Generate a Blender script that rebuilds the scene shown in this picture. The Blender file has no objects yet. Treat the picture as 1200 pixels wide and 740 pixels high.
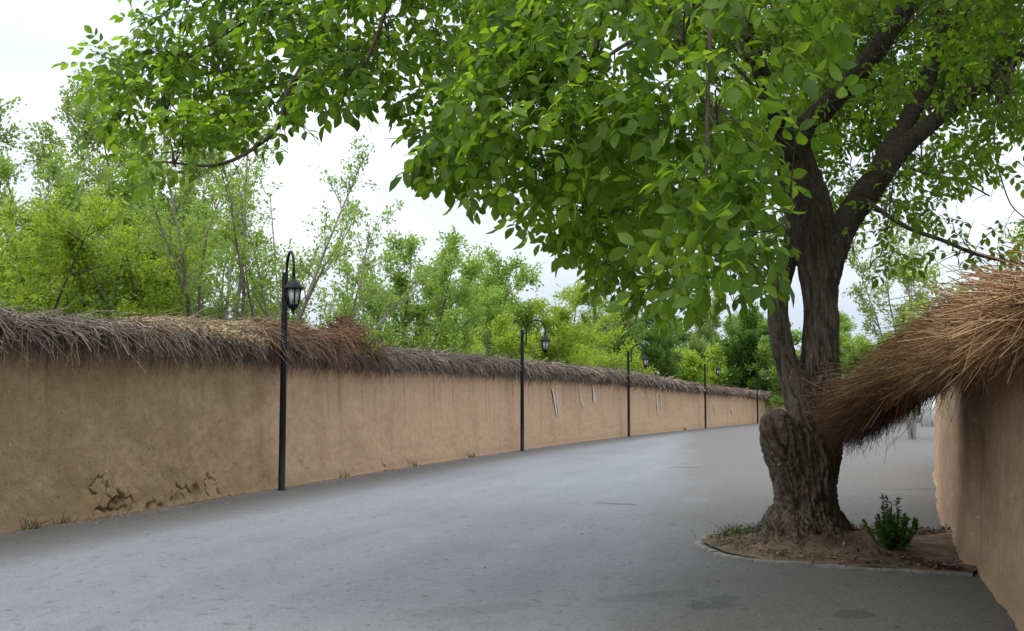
import bpy, math, random
import numpy as np
from mathutils import Vector, Matrix

# ------------------------------------------------------------------ camera, sky, sun
sc = bpy.context.scene
COL = sc.collection
RNG = np.random.default_rng(7)
random.seed(7)
F_PX, PITCH, EYE = 1290.0, math.radians(4.52), 1.6
cam_d = bpy.data.cameras.new("camera")
cam_d.sensor_width = 36.0
cam_d.lens = F_PX / 1200 * 36.0
cam_d.clip_end = 6000
cam = bpy.data.objects.new("camera", cam_d)
cam.location = (0, 0, EYE)
cam.rotation_euler = (math.radians(90) + PITCH, 0, 0)
COL.objects.link(cam)
sc.camera = cam

SUN_EL, SUN_AZ = math.radians(58), math.radians(215)      # high, behind the camera and veiled by cloud
world = bpy.data.worlds.new("World")
sc.world = world
world.use_nodes = True
wn, wl = world.node_tree.nodes, world.node_tree.links
wn.clear()
w_out = wn.new("ShaderNodeOutputWorld")
w_bg = wn.new("ShaderNodeBackground")
w_bg.inputs["Strength"].default_value = 0.125
w_sky = wn.new("ShaderNodeTexSky")
w_sky.sky_type = 'NISHITA'
w_sky.sun_disc = False
w_sky.sun_elevation = SUN_EL
w_sky.sun_rotation = SUN_AZ
w_tc = wn.new("ShaderNodeTexCoord")
w_map = wn.new("ShaderNodeMapping")
w_map.inputs["Scale"].default_value = (1.0, 1.0, 2.6)
w_noise = wn.new("ShaderNodeTexNoise")
w_noise.inputs["Scale"].default_value = 1.9
w_noise.inputs["Detail"].default_value = 5
w_noise.inputs["Roughness"].default_value = 0.5
w_ramp = wn.new("ShaderNodeValToRGB")
w_ramp.color_ramp.elements[0].position = 0.36
w_ramp.color_ramp.elements[0].color = (4.35, 5.0, 6.05, 1)
w_ramp.color_ramp.elements[1].position = 0.66
w_ramp.color_ramp.elements[1].color = (6.7, 6.95, 7.35, 1)
w_mix = wn.new("ShaderNodeMixRGB")
w_mix.inputs["Fac"].default_value = 0.9
wl.new(w_tc.outputs["Generated"], w_map.inputs["Vector"])
wl.new(w_map.outputs["Vector"], w_noise.inputs["Vector"])
wl.new(w_noise.outputs["Fac"], w_ramp.inputs["Fac"])
wl.new(w_sky.outputs["Color"], w_mix.inputs["Color1"])
wl.new(w_ramp.outputs["Color"], w_mix.inputs["Color2"])
# overcast sky: brighter towards the zenith, as cloud cover is
w_sep = wn.new("ShaderNodeSeparateXYZ")
wl.new(w_tc.outputs["Generated"], w_sep.inputs[0])
w_el = wn.new("ShaderNodeMapRange")
w_el.inputs[1].default_value = 0.0; w_el.inputs[2].default_value = 1.0
w_el.inputs[3].default_value = 0.80; w_el.inputs[4].default_value = 2.6
wl.new(w_sep.outputs["Z"], w_el.inputs[0])
w_mul = wn.new("ShaderNodeMixRGB"); w_mul.blend_type = 'MULTIPLY'; w_mul.inputs["Fac"].default_value = 1.0
wl.new(w_mix.outputs["Color"], w_mul.inputs["Color1"]); wl.new(w_el.outputs[0], w_mul.inputs["Color2"])
wl.new(w_mul.outputs["Color"], w_bg.inputs["Color"])
wl.new(w_bg.outputs["Background"], w_out.inputs["Surface"])

sun_d = bpy.data.lights.new("sun", 'SUN')
sun_d.energy = 2.0
sun_d.angle = math.radians(50)
sun_d.color = (1.0, 0.95, 0.87)
sun = bpy.data.objects.new("sun", sun_d)
sdir = Vector((math.sin(SUN_AZ) * math.cos(SUN_EL), math.cos(SUN_AZ) * math.cos(SUN_EL), math.sin(SUN_EL)))
sun.rotation_euler = (-sdir).to_track_quat('-Z', 'Y').to_euler()
COL.objects.link(sun)

sc.view_settings.view_transform = 'Standard'
sc.view_settings.look = 'None'
sc.view_settings.exposure = 0.35
sc.view_settings.gamma = 1.0
sc.render.engine = 'CYCLES'
sc.cycles.max_bounces = 8
sc.cycles.diffuse_bounces = 4
sc.cycles.transmission_bounces = 5
sc.cycles.transparent_max_bounces = 6

# ------------------------------------------------------------------ measuring helpers
CA, SA = math.cos(PITCH), math.sin(PITCH)
def ray(px, py):
    u, v = (px - 600) / F_PX, (370 - py) / F_PX
    return np.array([u, CA - v * SA, SA + v * CA])
def at(px, py, Y):
    d = ray(px, py)
    return np.array([0, 0, EYE]) + d * (Y / d[1])
def ground(px, py, z=0.0):
    d = ray(px, py)
    return np.array([0, 0, EYE]) + d * ((z - EYE) / d[2])
def project(p):
    q = np.asarray(p, float) - np.array([0, 0, EYE])
    f = q[..., 1] * CA + q[..., 2] * SA
    up = -q[..., 1] * SA + q[..., 2] * CA
    return 600 + F_PX * q[..., 0] / f, 370 - F_PX * up / f, f

# ------------------------------------------------------------------ noise in numpy
def _hash(ix, iy, iz):
    h = (ix * 374761393 + iy * 668265263 + iz * 2147483647 + 1274126177) & 0xFFFFFFFF
    h = ((h ^ (h >> 13)) * 1274126177) & 0xFFFFFFFF
    h = ((h ^ (h >> 16)) * 2246822519) & 0xFFFFFFFF
    return ((h ^ (h >> 13)) & 0xFFFFFF) / float(0xFFFFFF)
def vnoise(p):
    p = np.asarray(p, float)
    i = np.floor(p).astype(np.int64)
    f = p - i
    f = f * f * (3 - 2 * f)
    r = 0
    for dx in (0, 1):
        for dy in (0, 1):
            for dz in (0, 1):
                w = (f[:, 0] if dx else 1 - f[:, 0]) * (f[:, 1] if dy else 1 - f[:, 1]) * (f[:, 2] if dz else 1 - f[:, 2])
                r = r + w * _hash(i[:, 0] + dx, i[:, 1] + dy, i[:, 2] + dz)
    return r
def fbm(p, octs=4):
    p = np.asarray(p, float)
    a, s, r = 0.5, 0, 0
    for k in range(octs):
        r = r + a * vnoise(p * (2.03 ** k) + 17.3 * k)
        s += a
        a *= 0.5
    return r / s
def noise1(x, seed=0.0):
    x = np.atleast_1d(np.asarray(x, float))
    return fbm(np.stack([x, np.full_like(x, seed), np.full_like(x, 3.7)], 1), 3) - 0.5

# ------------------------------------------------------------------ mesh helpers
def norm(v):
    v = np.asarray(v, float)
    return v / np.maximum(np.linalg.norm(v, axis=-1, keepdims=True), 1e-9)

class Buf:
    """Collects polygons (triangles and quads) and links them as one mesh object."""
    def __init__(self):
        self.v, self.f, self.n = [], [], 0
    def add(self, verts, faces):
        self.v.append(np.asarray(verts, float).reshape(-1, 3))
        self.f.append((np.asarray(faces, np.int64), self.n))
        self.n += len(self.v[-1])
    def tube(self, pts, rad, sides=5, cap=True):
        pts = np.asarray(pts, float)
        rad = np.broadcast_to(np.asarray(rad, float), (len(pts),))
        t = norm(np.gradient(pts, axis=0))
        ref = np.array([0, 0, 1.0]) if abs(t[0][2]) < 0.9 else np.array([1.0, 0, 0])
        a = np.zeros_like(pts)
        for i in range(len(pts)):
            ref = ref - t[i] * np.dot(ref, t[i])
            ref = ref / max(np.linalg.norm(ref), 1e-9)
            a[i] = ref
        b = np.cross(t, a)
        ang = np.arange(sides) * 2 * math.pi / sides
        ring = pts[:, None] + rad[:, None, None] * (np.cos(ang)[None, :, None] * a[:, None] + np.sin(ang)[None, :, None] * b[:, None])
        k = len(pts)
        i, j = np.meshgrid(np.arange(k - 1), np.arange(sides), indexing='ij')
        j2 = (j + 1) % sides
        q = np.stack([i * sides + j, i * sides + j2, (i + 1) * sides + j2, (i + 1) * sides + j], -1).reshape(-1, 4)
        v = ring.reshape(-1, 3)
        if cap:
            v = np.vstack([v, pts[0], pts[-1]])
            jj = np.arange(sides); jn = (jj + 1) % sides
            c0 = np.stack([np.full(sides, k * sides), jn, jj], 1)
            o = (k - 1) * sides
            c1 = np.stack([np.full(sides, k * sides + 1), o + jj, o + jn], 1)
            self.add(v, q)
            self.f.append((c0, self.n - len(v)))
            self.f.append((c1, self.n - len(v)))
        else:
            self.add(v, q)
    def sticks(self, A, B, C, r0, r1, sides=3):
        """Many thin bent sticks at once through A, B, C."""
        A, B, C = (np.asarray(x, float) for x in (A, B, C))
        n = len(A)
        r0 = np.broadcast_to(np.asarray(r0, float), (n,)); r1 = np.broadcast_to(np.asarray(r1, float), (n,))
        d = norm(C - A)
        ref = np.where(np.abs(d[:, 2:3]) < 0.9, np.array([[0, 0, 1.0]]), np.array([[1.0, 0, 0]]))
        a = norm(np.cross(d, ref)); b = np.cross(d, a)
        ang = np.arange(sides) * 2 * math.pi / sides
        V = []
        for P, r in ((A, r0), (B, (r0 + r1) / 2), (C, r1)):
            V.append(P[:, None] + r[:, None, None] * (np.cos(ang)[None, :, None] * a[:, None] + np.sin(ang)[None, :, None] * b[:, None]))
        V = np.stack(V, 1).reshape(-1, 3)
        base = (np.arange(n) * 3 * sides)[:, None, None]
        q = []
        for lv in range(2):
            for j in range(sides):
                j2 = (j + 1) % sides
                q.append([lv * sides + j, lv * sides + j2, (lv + 1) * sides + j2, (lv + 1) * sides + j])
        self.add(V, (base + np.array(q)[None]).reshape(-1, 4))
    def grid(self, P, closed_u=False):
        nu, nv = P.shape[:2]
        i, j = np.meshgrid(np.arange(nu if closed_u else nu - 1), np.arange(nv - 1), indexing='ij')
        i2 = (i + 1) % nu
        self.add(P.reshape(-1, 3), np.stack([i * nv + j, i2 * nv + j, i2 * nv + j + 1, i * nv + j + 1], -1).reshape(-1, 4))
    def box(self, c, size, rz=0.0, taper=1.0):
        x, y, z = np.asarray(size, float) / 2
        v = np.array([[-x, -y, -z], [x, -y, -z], [x, y, -z], [-x, y, -z], [-x * taper, -y * taper, z], [x * taper, -y * taper, z], [x * taper, y * taper, z], [-x * taper, y * taper, z]])
        ca, sa = math.cos(rz), math.sin(rz)
        v = np.stack([v[:, 0] * ca - v[:, 1] * sa, v[:, 0] * sa + v[:, 1] * ca, v[:, 2]], 1) + np.asarray(c, float)
        self.add(v, [[0, 3, 2, 1], [4, 5, 6, 7], [0, 1, 5, 4], [1, 2, 6, 5], [2, 3, 7, 6], [3, 0, 4, 7]])
    def mesh(self, name, mat=None, smooth=False):
        me = bpy.data.meshes.new(name)
        V = np.concatenate(self.v) if self.v else np.zeros((0, 3))
        loops, sizes = [], []
        for f, o in self.f:
            if len(f):
                loops.append((f + o).ravel()); sizes.append(np.full(len(f), f.shape[1]))
        loops = np.concatenate(loops); sizes = np.concatenate(sizes)
        me.vertices.add(len(V)); me.vertices.foreach_set("co", V.astype(np.float32).ravel())
        me.loops.add(len(loops)); me.loops.foreach_set("vertex_index", loops.astype(np.int32))
        me.polygons.add(len(sizes))
        st = np.concatenate([[0], np.cumsum(sizes)[:-1]]).astype(np.int32)
        me.polygons.foreach_set("loop_start", st)
        me.polygons.foreach_set("loop_total", sizes.astype(np.int32))
        if smooth:
            me.polygons.foreach_set("use_smooth", np.ones(len(sizes), bool))
        me.update(calc_edges=True)
        me.validate()
        if mat:
            me.materials.append(mat)
        return me
    def build(self, name, mat, parent=None, smooth=False, kind=None):
        return link(name, self.mesh(name, mat, smooth), parent, kind)

def link(name, me, parent=None, kind=None):
    o = bpy.data.objects.new(name, me)
    COL.objects.link(o)
    if parent:
        o.parent = parent
        o.matrix_parent_inverse = Matrix.Translation(parent.location).inverted() if parent.rotation_euler.z == 0 else parent.matrix_basis.inverted()
    if kind:
        o["kind"] = kind
    return o
def tag(o, label=None, cat=None, group=None, kind=None):
    if label: o["label"] = label
    if cat: o["category"] = cat
    if group: o["group"] = group
    if kind: o["kind"] = kind
    return o
def empty(name, loc, label, cat, group=None):
    o = bpy.data.objects.new(name, None)
    o.location = [float(c) for c in loc]
    o.empty_display_size = 0.2
    COL.objects.link(o)
    return tag(o, label, cat, group)
def uv_attr(me, name, uv):
    """uv given per vertex"""
    lay = me.uv_layers.new(name=name)
    idx = np.empty(len(me.loops), np.int32)
    me.loops.foreach_get("vertex_index", idx)
    lay.data.foreach_set("uv", np.asarray(uv, np.float32)[idx].ravel())
def float_attr(me, name, val):
    a = me.attributes.new(name, 'FLOAT', 'POINT')
    a.data.foreach_set("value", np.asarray(val, np.float32))

def catmull(P, per=12):
    P = np.asarray(P, float)
    Q = np.vstack([2 * P[0] - P[1], P, 2 * P[-1] - P[-2]])
    out = []
    for i in range(1, len(Q) - 2):
        a, b, c, d = Q[i - 1:i + 3]
        for t in np.arange(per) / per:
            out.append(0.5 * ((2 * b) + (-a + c) * t + (2 * a - 5 * b + 4 * c - d) * t * t + (-a + 3 * b - 3 * c + d) * t ** 3))
    out.append(Q[-2])
    return np.array(out)
class Path:
    """A smooth plan line with arc length; n points to the road side."""
    def __init__(self, pts, side):
        self.p = catmull(np.asarray(pts, float)[:, :2])
        self.s = np.concatenate([[0], np.cumsum(np.linalg.norm(np.diff(self.p, axis=0), axis=1))])
        self.t = norm(np.gradient(self.p, axis=0))
        self.side = side
    def pos(self, s):
        s = np.asarray(s, float)
        return np.stack([np.interp(s, self.s, self.p[:, k]) for k in (0, 1)], -1)
    def tan(self, s):
        return norm(np.stack([np.interp(s, self.s, self.t[:, k]) for k in (0, 1)], -1))
    def nrm(self, s):
        t = self.tan(s)
        return np.stack([t[..., 1], -t[..., 0]], -1) * self.side
    def at(self, s, n, z):
        s, n, z = np.broadcast_arrays(np.asarray(s, float), np.asarray(n, float), np.asarray(z, float))
        q = self.pos(s) + self.nrm(s) * n[..., None]
        return np.concatenate([q, z[..., None]], -1)
    def near(self, xy):
        return float(self.s[np.argmin(np.linalg.norm(self.p - np.asarray(xy, float)[:2], axis=1))])

# ------------------------------------------------------------------ materials
class NT:
    def __init__(self, name):
        self.m = bpy.data.materials.new(name)
        self.m.use_nodes = True
        self.t = self.m.node_tree
        self.t.nodes.clear()
        self.out = self.t.nodes.new("ShaderNodeOutputMaterial")
    def n(self, typ, **kw):
        nd = self.t.nodes.new("ShaderNode" + typ)
        for k, v in kw.items():
            if k in nd.inputs.keys() if isinstance(k, str) else False:
                self.set(nd.inputs[k], v)
            else:
                setattr(nd, k, v)
        return nd
    def set(self, sock, v):
        if hasattr(v, "is_linked"):
            self.t.links.new(v, sock)
        elif isinstance(v, (tuple, list)) and sock.type == 'RGBA' and len(v) == 3:
            sock.default_value = (*v, 1)
        else:
            sock.default_value = v
    def math(self, op, a, b=None, c=None, clamp=False):
        nd = self.n("Math", operation=op, use_clamp=clamp)
        for i, x in enumerate((a, b, c)):
            if x is not None:
                self.set(nd.inputs[i], x)
        return nd.outputs[0]
    def mix(self, fac, a, b, mode='MIX'):
        nd = self.n("MixRGB", blend_type=mode)
        for i, x in enumerate((fac, a, b)):
            self.set(nd.inputs[i], x)
        return nd.outputs[0]
    def noise(self, vec=None, scale=5, detail=4, rough=0.5, dist=0.0):
        nd = self.n("TexNoise")
        if vec is not None: self.set(nd.inputs["Vector"], vec)
        nd.inputs["Scale"].default_value = scale
        nd.inputs["Detail"].default_value = detail
        nd.inputs["Roughness"].default_value = rough
        nd.inputs["Distortion"].default_value = dist
        return nd.outputs["Fac"]
    def mapping(self, vec, scale=(1, 1, 1), rot=(0, 0, 0), loc=(0, 0, 0)):
        nd = self.n("Mapping")
        self.set(nd.inputs["Vector"], vec)
        nd.inputs["Scale"].default_value = scale
        nd.inputs["Rotation"].default_value = rot
        nd.inputs["Location"].default_value = loc
        return nd.outputs[0]
    def ramp(self, fac, stops, interp='LINEAR'):
        nd = self.n("ValToRGB")
        cr = nd.color_ramp
        cr.interpolation = interp
        while len(cr.elements) < len(stops): cr.elements.new(0.5)
        for e, (p, c) in zip(cr.elements, stops):
            e.position = p
            e.color = (*c, 1) if isinstance(c, (tuple, list)) else (c, c, c, 1)
        self.set(nd.inputs[0], fac)
        return nd.outputs[0]
    def step(self, x, lo, hi):
        nd = self.n("MapRange", interpolation_type='SMOOTHSTEP')
        self.set(nd.inputs[0], x); nd.inputs[1].default_value = lo; nd.inputs[2].default_value = hi
        return nd.outputs[0]
    def bump(self, h, strength=0.3, dist=0.02, normal=None):
        nd = self.n("Bump")
        self.set(nd.inputs["Height"], h)
        nd.inputs["Strength"].default_value = strength
        nd.inputs["Distance"].default_value = dist
        if normal is not None: self.set(nd.inputs["Normal"], normal)
        return nd.outputs[0]
    def principled(self, color, rough=0.7, spec=0.5, normal=None, metal=0.0):
        p = self.n("BsdfPrincipled")
        self.set(p.inputs["Base Color"], color)
        self.set(p.inputs["Roughness"], rough)
        self.set(p.inputs["Specular IOR Level"], spec)
        p.inputs["Metallic"].default_value = metal
        if normal is not None: self.set(p.inputs["Normal"], normal)
        return p.outputs[0]
    def done(self, shader):
        self.t.links.new(shader, self.out.inputs["Surface"])
        return self.m
    def pos(self):
        return self.n("NewGeometry").outputs["Position"]
    def island(self):
        return self.n("NewGeometry").outputs["Random Per Island"]
    def uv(self, name):
        return self.n("UVMap", uv_map=name).outputs[0]
    def attr(self, name):
        return self.n("Attribute", attribute_name=name).outputs["Fac"]

def leaf_material(name, dark, mid, light, trans_gain=2.0, trans=0.5, rough=0.45, spec=0.35):
    """Thin leaf: reflects one green, lets a yellower green through. dark..light is natural leaf to leaf variety."""
    k = NT(name)
    r = k.island()
    c = k.ramp(r, [(0.0, dark), (0.5, mid), (1.0, light)])
    big = k.noise(k.pos(), 0.55, 2)
    c = k.mix(k.math('MULTIPLY', k.step(big, 0.35, 0.65), 0.35), c, light)
    tc = k.mix(1.0, c, (trans_gain * 1.15, trans_gain, trans_gain * 0.45), 'MULTIPLY')
    p = k.principled(c, rough, spec)
    t = k.n("BsdfTranslucent")
    k.set(t.inputs["Color"], tc)
    mx = k.n("MixShader")
    mx.inputs[0].default_value = trans
    k.t.links.new(p, mx.inputs[1]); k.t.links.new(t.outputs[0], mx.inputs[2])
    return k.done(mx.outputs[0])

def stick_material(name, stops, rough=0.85):
    k = NT(name)
    c = k.ramp(k.island(), stops)
    v = k.noise(k.pos(), 2.2, 3)
    c = k.mix(k.math('MULTIPLY', k.step(v, 0.4, 0.7), 0.3), c, stops[0][1])
    return k.done(k.principled(c, rough, 0.2))

def bark_material(name, a, b, scale=9.0, bump=0.6):
    k = NT(name)
    p = k.pos()
    st = k.mapping(p, (1, 1, 0.22))
    n1 = k.noise(st, scale, 6, 0.65, 0.6)
    n2 = k.noise(p, 2.0, 3)
    c = k.mix(k.step(n1, 0.36, 0.66), a, b)
    c = k.mix(k.math('MULTIPLY', k.step(n2, 0.45, 0.75), 0.4), c, tuple(x * 1.35 for x in b))
    fine = k.noise(p, scale * 8, 4, 0.6)
    h = k.math('ADD', n1, k.math('MULTIPLY', fine, 0.4))
    return k.done(k.principled(c, 0.9, 0.2, k.bump(h, bump, 0.03)))

M = {}
M['walnut_leaf'] = leaf_material("walnut_leaf", (0.034, 0.082, 0.010), (0.064, 0.130, 0.015), (0.118, 0.198, 0.022), 3.0, 0.54, 0.5, 0.22)
M['leaf_yellow'] = leaf_material("leaf_yellow", (0.15, 0.25, 0.028), (0.21, 0.32, 0.04), (0.28, 0.38, 0.055), 1.75, 0.45)
M['leaf_fresh'] = leaf_material("leaf_fresh", (0.12, 0.22, 0.045), (0.175, 0.30, 0.065), (0.24, 0.36, 0.085), 1.75, 0.45)
M['leaf_grey'] = leaf_material("leaf_grey", (0.125, 0.205, 0.065), (0.18, 0.28, 0.09), (0.24, 0.34, 0.12), 1.6, 0.45)
M['leaf_dark'] = leaf_material("leaf_dark", (0.055, 0.125, 0.025), (0.08, 0.175, 0.035), (0.12, 0.225, 0.045), 1.7, 0.45)
M['leaf_shrub'] = leaf_material("leaf_shrub", (0.03, 0.085, 0.012), (0.055, 0.13, 0.02), (0.10, 0.19, 0.04), 1.6, 0.35)
M['grass'] = leaf_material("grass_blade", (0.05, 0.10, 0.02), (0.09, 0.15, 0.03), (0.2, 0.19, 0.07), 1.4, 0.3)
M['bark_walnut'] = bark_material("bark_walnut", (0.075, 0.056, 0.042), (0.20, 0.155, 0.115), 11, 0.7)
M['bark_branch'] = bark_material("bark_branch", (0.05, 0.04, 0.032), (0.11, 0.085, 0.068), 14, 0.5)
M['bark_grey'] = bark_material("bark_grey", (0.13, 0.11, 0.092), (0.27, 0.235, 0.20), 8, 0.4)
M['bark_dark'] = bark_material("bark_dark", (0.045, 0.036, 0.03), (0.10, 0.08, 0.065), 8, 0.4)
M['cut_wood'] = bark_material("cut_wood", (0.12, 0.09, 0.065), (0.22, 0.17, 0.12), 25, 0.5)
M['twig_grey'] = stick_material("twig_grey", [(0.0, (0.08, 0.06, 0.047)), (0.4, (0.175, 0.14, 0.11)), (0.8, (0.30, 0.245, 0.195)), (1.0, (0.50, 0.40, 0.29))])
M['twig_red'] = stick_material("twig_red", [(0.0, (0.09, 0.045, 0.025)), (0.5, (0.24, 0.13, 0.075)), (1.0, (0.42, 0.26, 0.15))])
M['dry_leaf'] = stick_material("dry_leaf", [(0.0, (0.30, 0.21, 0.11)), (0.5, (0.48, 0.36, 0.21)), (1.0, (0.62, 0.50, 0.32))])
M['straw'] = stick_material("straw", [(0.0, (0.10, 0.048, 0.022)), (0.4, (0.235, 0.125, 0.058)), (0.8, (0.36, 0.215, 0.11)), (1.0, (0.56, 0.40, 0.23))])
M['straw_pale'] = stick_material("straw_pale", [(0.0, (0.22, 0.145, 0.085)), (0.5, (0.38, 0.27, 0.17)), (1.0, (0.55, 0.43, 0.29))])
M['straw_bright'] = stick_material("straw_bright", [(0.0, (0.27, 0.15, 0.07)), (0.5, (0.40, 0.255, 0.14)), (1.0, (0.60, 0.45, 0.27))])
M['brush_red'] = stick_material("brush_red", [(0.0, (0.055, 0.026, 0.014)), (0.6, (0.145, 0.072, 0.035)), (1.0, (0.27, 0.15, 0.075))])
M['brush_dark'] = stick_material("brush_dark", [(0.0, (0.03, 0.02, 0.016)), (1.0, (0.085, 0.06, 0.05))])
M['litter'] = stick_material("leaf_litter", [(0.0, (0.09, 0.055, 0.035)), (0.6, (0.19, 0.125, 0.085)), (1.0, (0.33, 0.25, 0.18))])

def thatch_core_material(name, c):
    k = NT(name)
    n = k.noise(k.mapping(k.pos(), (9, 9, 9)), 4, 5, 0.7)
    return k.done(k.principled(k.mix(n, tuple(x * 0.6 for x in c), c), 0.95, 0.1, k.bump(n, 1.0, 0.05)))
M['core_grey'] = thatch_core_material("thatch_core_grey", (0.10, 0.08, 0.065))
M['core_straw'] = thatch_core_material("thatch_core_straw", (0.12, 0.065, 0.035))

def mud_material(name, dark, light, pink, s_change, stains=True):
    """Straw-tempered mud plaster: cloudy tone, vertical rain runs, pale straw flecks, darker broken plaster where 'erosion' is set."""
    k = NT(name)
    uv = k.uv("wall_uv")
    sep = k.n("SeparateXYZ"); k.set(sep.inputs[0], uv)
    s, z = sep.outputs[0], sep.outputs[1]
    big = k.noise(k.mapping(uv, (0.8, 1.3, 1)), 1.0, 5, 0.6)
    med = k.noise(k.mapping(uv, (5, 6, 1)), 1.0, 5, 0.65)
    c = k.mix(k.step(big, 0.32, 0.68), dark, light)
    c = k.mix(k.math('MULTIPLY', k.step(med, 0.38, 0.68), 0.5), c, tuple(x * 0.72 for x in dark))
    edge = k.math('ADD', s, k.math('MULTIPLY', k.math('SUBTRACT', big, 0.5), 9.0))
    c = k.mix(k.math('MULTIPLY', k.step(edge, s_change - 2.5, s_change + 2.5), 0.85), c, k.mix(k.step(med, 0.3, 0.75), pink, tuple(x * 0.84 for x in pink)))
    run = k.noise(k.mapping(uv, (5.5, 0.22, 1)), 1.0, 4, 0.6)
    run2 = k.noise(k.mapping(uv, (1.1, 0.35, 1)), 1.0, 3, 0.5)
    top = k.step(z, 0.5, 2.3)
    c = k.mix(k.math('MULTIPLY', k.math('MULTIPLY', k.step(run, 0.5, 0.72), top), 0.5), c, tuple(x * 0.5 for x in dark))
    c = k.mix(k.math('MULTIPLY', k.step(run2, 0.5, 0.7), 0.28), c, tuple(x * 0.72 for x in dark))
    fleck = k.noise(k.mapping(uv, (34, 13, 1), (0, 0, 0.5)), 1.0, 2, 0.5)
    c = k.mix(k.math('MULTIPLY', k.step(fleck, 0.62, 0.72), 0.6), c, tuple(min(1, x * 1.5) for x in light))
    pit = k.noise(k.mapping(uv, (16, 16, 1)), 1.0, 3, 0.6)
    c = k.mix(k.math('MULTIPLY', k.step(pit, 0.63, 0.72), 0.55), c, tuple(x * 0.4 for x in dark))
    # splash zone at the foot
    foot = k.math('ADD', z, k.math('MULTIPLY', k.math('SUBTRACT', med, 0.5), 0.5))
    c = k.mix(k.math('MULTIPLY', k.math('SUBTRACT', 1.0, k.step(foot, 0.02, 0.28)), 0.45), c, tuple(x * 0.62 for x in dark))
    er = k.attr("erosion")
    c = k.mix(er, c, k.mix(med, (0.06, 0.038, 0.024), (0.17, 0.11, 0.066)))
    fine = k.noise(k.mapping(uv, (45, 45, 1)), 1.0, 4, 0.7)
    h = k.math('ADD', k.math('MULTIPLY', fine, 0.35), k.math('ADD', med, k.math('MULTIPLY', k.step(pit, 0.62, 0.75), -0.6)))
    return k.done(k.principled(c, 0.95, 0.12, k.bump(h, 0.8, 0.035)))

# ------------------------------------------------------------------ plan of the lane
lamp_px = [(330, 575), (612, 529), (737, 512), (827, 502.3), (888, 496.3)]
lamps = [ground(*p)[:2] for p in lamp_px]
wl_pts = [(-10.6, -9.0), (-9.3, -2.0), (-8.0, 5.0)] + [ground(0, 625)[:2], ground(160, 600)[:2]]
for i, p in enumerate(lamps):
    a = lamps[max(i - 1, 0)]; b = lamps[min(i + 1, 4)]
    d = norm(b - a)
    wl_pts.append(p + np.array([-d[1], d[0]]) * 0.36)
e = wl_pts[-1]
for k, hd in enumerate((23, 25, 27, 30)):
    e = e + 14 * np.array([math.sin(math.radians(hd)), math.cos(math.radians(hd))])
    wl_pts.append(e)
LW = Path(wl_pts, +1)
wr_pts = [(0.2, -4.0), (2.05, 3.0), ground(1200, 738)[:2], ground(1146, 668)[:2], (5.42, 13.5), (6.38, 16.3), (8.1, 20.8), (10.1, 26.0), (13.5, 31.5), (19.0, 35.5), (27.0, 38.5)]
RW = Path(wr_pts, -1)
S_L = [LW.near(p) for p in lamps]

# ------------------------------------------------------------------ ground, road
def ground_material():
    k = NT("field_soil")
    n = k.noise(k.pos(), 0.35, 6, 0.6); m = k.noise(k.pos(), 6, 5, 0.7)
    c = k.mix(k.step(n, 0.35, 0.65), (0.10, 0.085, 0.05), (0.06, 0.10, 0.025))
    c = k.mix(k.step(m, 0.4, 0.7), c, (0.045, 0.07, 0.02))
    return k.done(k.principled(c, 0.95, 0.1, k.bump(m, 0.8, 0.08)))
b = Buf()
xs = np.concatenate([np.linspace(-3000, -130, 8), np.linspace(-110, 130, 25), np.linspace(150, 3000, 8)])
ys = np.concatenate([[-400, -100], np.linspace(-20, 180, 26), np.linspace(220, 4000, 9)])
X, Y = np.meshgrid(xs, ys, indexing='ij')
b.grid(np.stack([X, Y, np.zeros_like(X)], -1))
tag(b.build("ground", ground_material()), kind="structure")

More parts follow.
